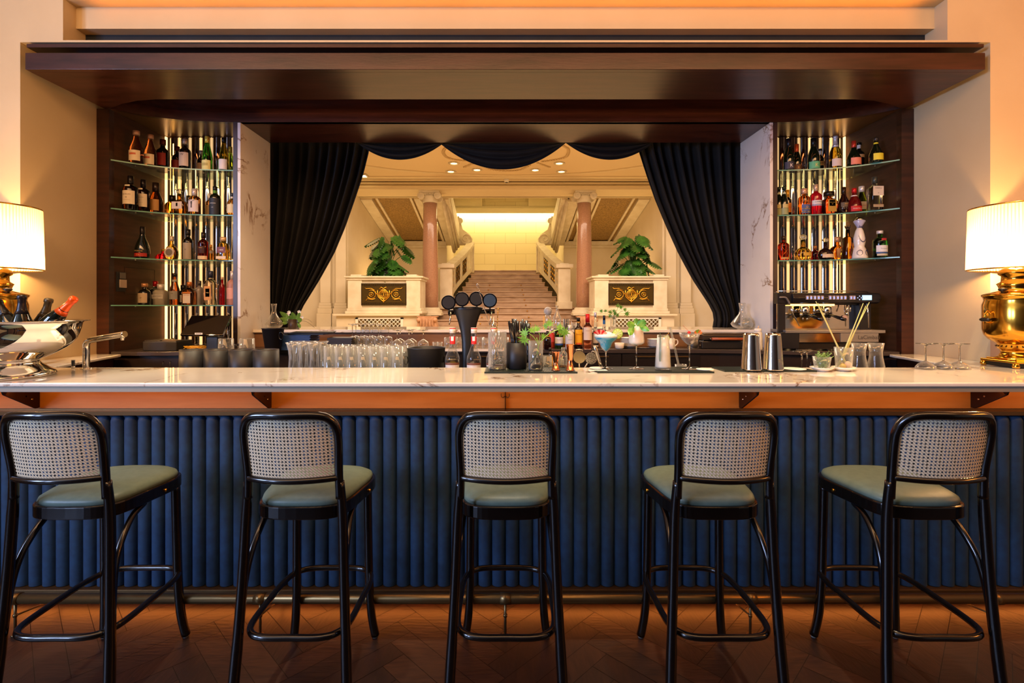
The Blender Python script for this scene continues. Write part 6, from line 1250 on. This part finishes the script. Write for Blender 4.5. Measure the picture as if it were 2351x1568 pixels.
b = MB(); rbox(b, 1828, 1921, -.04, .30, 765, 785); b.build('front_panel', P('panel_chrome', '#B89A78', .12, 1), t); b = MB(); rbox(b, 1921, 2007, -.045, .1, 764, 784, 0); vs, fs = text_tris('LaCimbali'); b.text('LaCimbali', .042, X(1985), D*0-.047, Z(774), 1); b.build('name_panel', [M_mgrey, paper('#3A3634')], t, bevel=0)
b = MB(); rbox(b, 1826, 2010, -.02, .1, 785, 801, 0); b.build('base_panel', P('base_dark', '#2A2420', .3, .5), t)
for px in (1832, 1850, 1876, 1902, 1990): MB().lathe([(.016, 0), (.016, Z(793)-ZW)], (X(px), 0, ZW), 14).build('foot', M_steel, t)
b = MB(); 
for px in (1847, 1855.5, 1864, 1872.5, 1881, 1899, 1907.5, 1916, 1924.5, 1933, 1946.5, 1953.5): b.box(X(px-2.6), X(px+2.6), -.040, -.030, Z(688), Z(679), 0).box(X(px-1.2), X(px+1.2), -.0405, -.040, Z(686), Z(681.5), 1)
b.build('keypad', [P('key_beige', '#C8B0A4', .4), emis('key_blue', '#6A8AFF', 2)], t); b = MB(); b.box(X(1973), X(1993), -.040, -.030, Z(689), Z(678)); b.build('display', emis('display_blue', '#A8D4F0', 1.3), t)
b = MB()
for dx, dz in ((0, 4), (0, -4), (4, 0), (-4, 0)): b.ball((X(1965.5)+dx*k, -.038, Z(684)+dz*k), .004, 0, 8)
b.build('menu_keys', emis('key_white', '#B8C4E8', 1), t)
for px in (1855, 1906):
    g_ = MB().lathe([(.032, 0), (.034, .01), (.034, .05), (.026, .055)], (X(px), .045, Z(719)), 24).build('group_head', M_chrome, t)
    MB().lathe([(.030, -.035), (.033, -.01), (.033, .0)], (X(px), .045, Z(719)), 24).tube([(X(px)-.0, .02, Z(722)), (X(px)-.01, -.02, Z(723)), (X(px)+.012, -.08, Z(729)), (X(px)+.03, -.13, Z(733))], [.006, .008, .013, .012], 12).build('portafilter', M_blackg, t)
    MB().tube([(X(px)-.02, .03, Z(728)), (X(px)-.02, .03, Z(735))], .005, 8).tube([(X(px)+.01, .03, Z(728)), (X(px)+.01, .03, Z(735))], .005, 8).ball((X(px)-.05, -.0, Z(722)), .013, 0, 12).build('twin_spout', M_chrome, t)
b = MB(); rbox(b, 1822, 1922, .03, .045, 698, 702); b.build('light_bar', emis('machine_light', '#FFC46A', 5), t)
MB().tube(spline([(X(1786), -.02, Z(683)), (X(1798), -.03, Z(683)), (X(1804), -.03, Z(690)), (X(1808), -.03, Z(698))], 4), .007, 10).build('cup_rail', M_mgrey, t)
for pts in (((1810, 704), (1813, 716), (1830, 748)), ((1984, 697), (1987, 720), (1988, 752))): MB().tube([(X(a), -.03, Z(c_)) for a, c_ in pts], [.007, .005, .004], 10).build('steam_wand', M_chrome, t)
MB().lathe([(.022, -.004), (.022, .004)], (X(1957), .09, Z(731)), 24, axis='y').build('pressure_gauge', P('gauge_face', '#C8A8A0', .3), t); MB().tube([(X(1945), .0, Z(700)), (X(1945), .0, Z(722))], .006, 8).ball((X(1945), 0, Z(720)), .015, 0, 12, 1.2).tube([(X(1959), .03, Z(700)), (X(1956), .02, Z(716))], .005, 8).build('water_spout', M_chrome, t)
MB().tube([(X(1786), 0, Z(668)), (X(1930), 0, Z(668)), (X(1995), .02, Z(669)), (X(2006), .06, Z(673))], .004, 8).tube([(X(1786), .02, Z(672)), (X(1786), .02, Z(668))], .003, 6).build('gallery_rail', M_chrome, t)
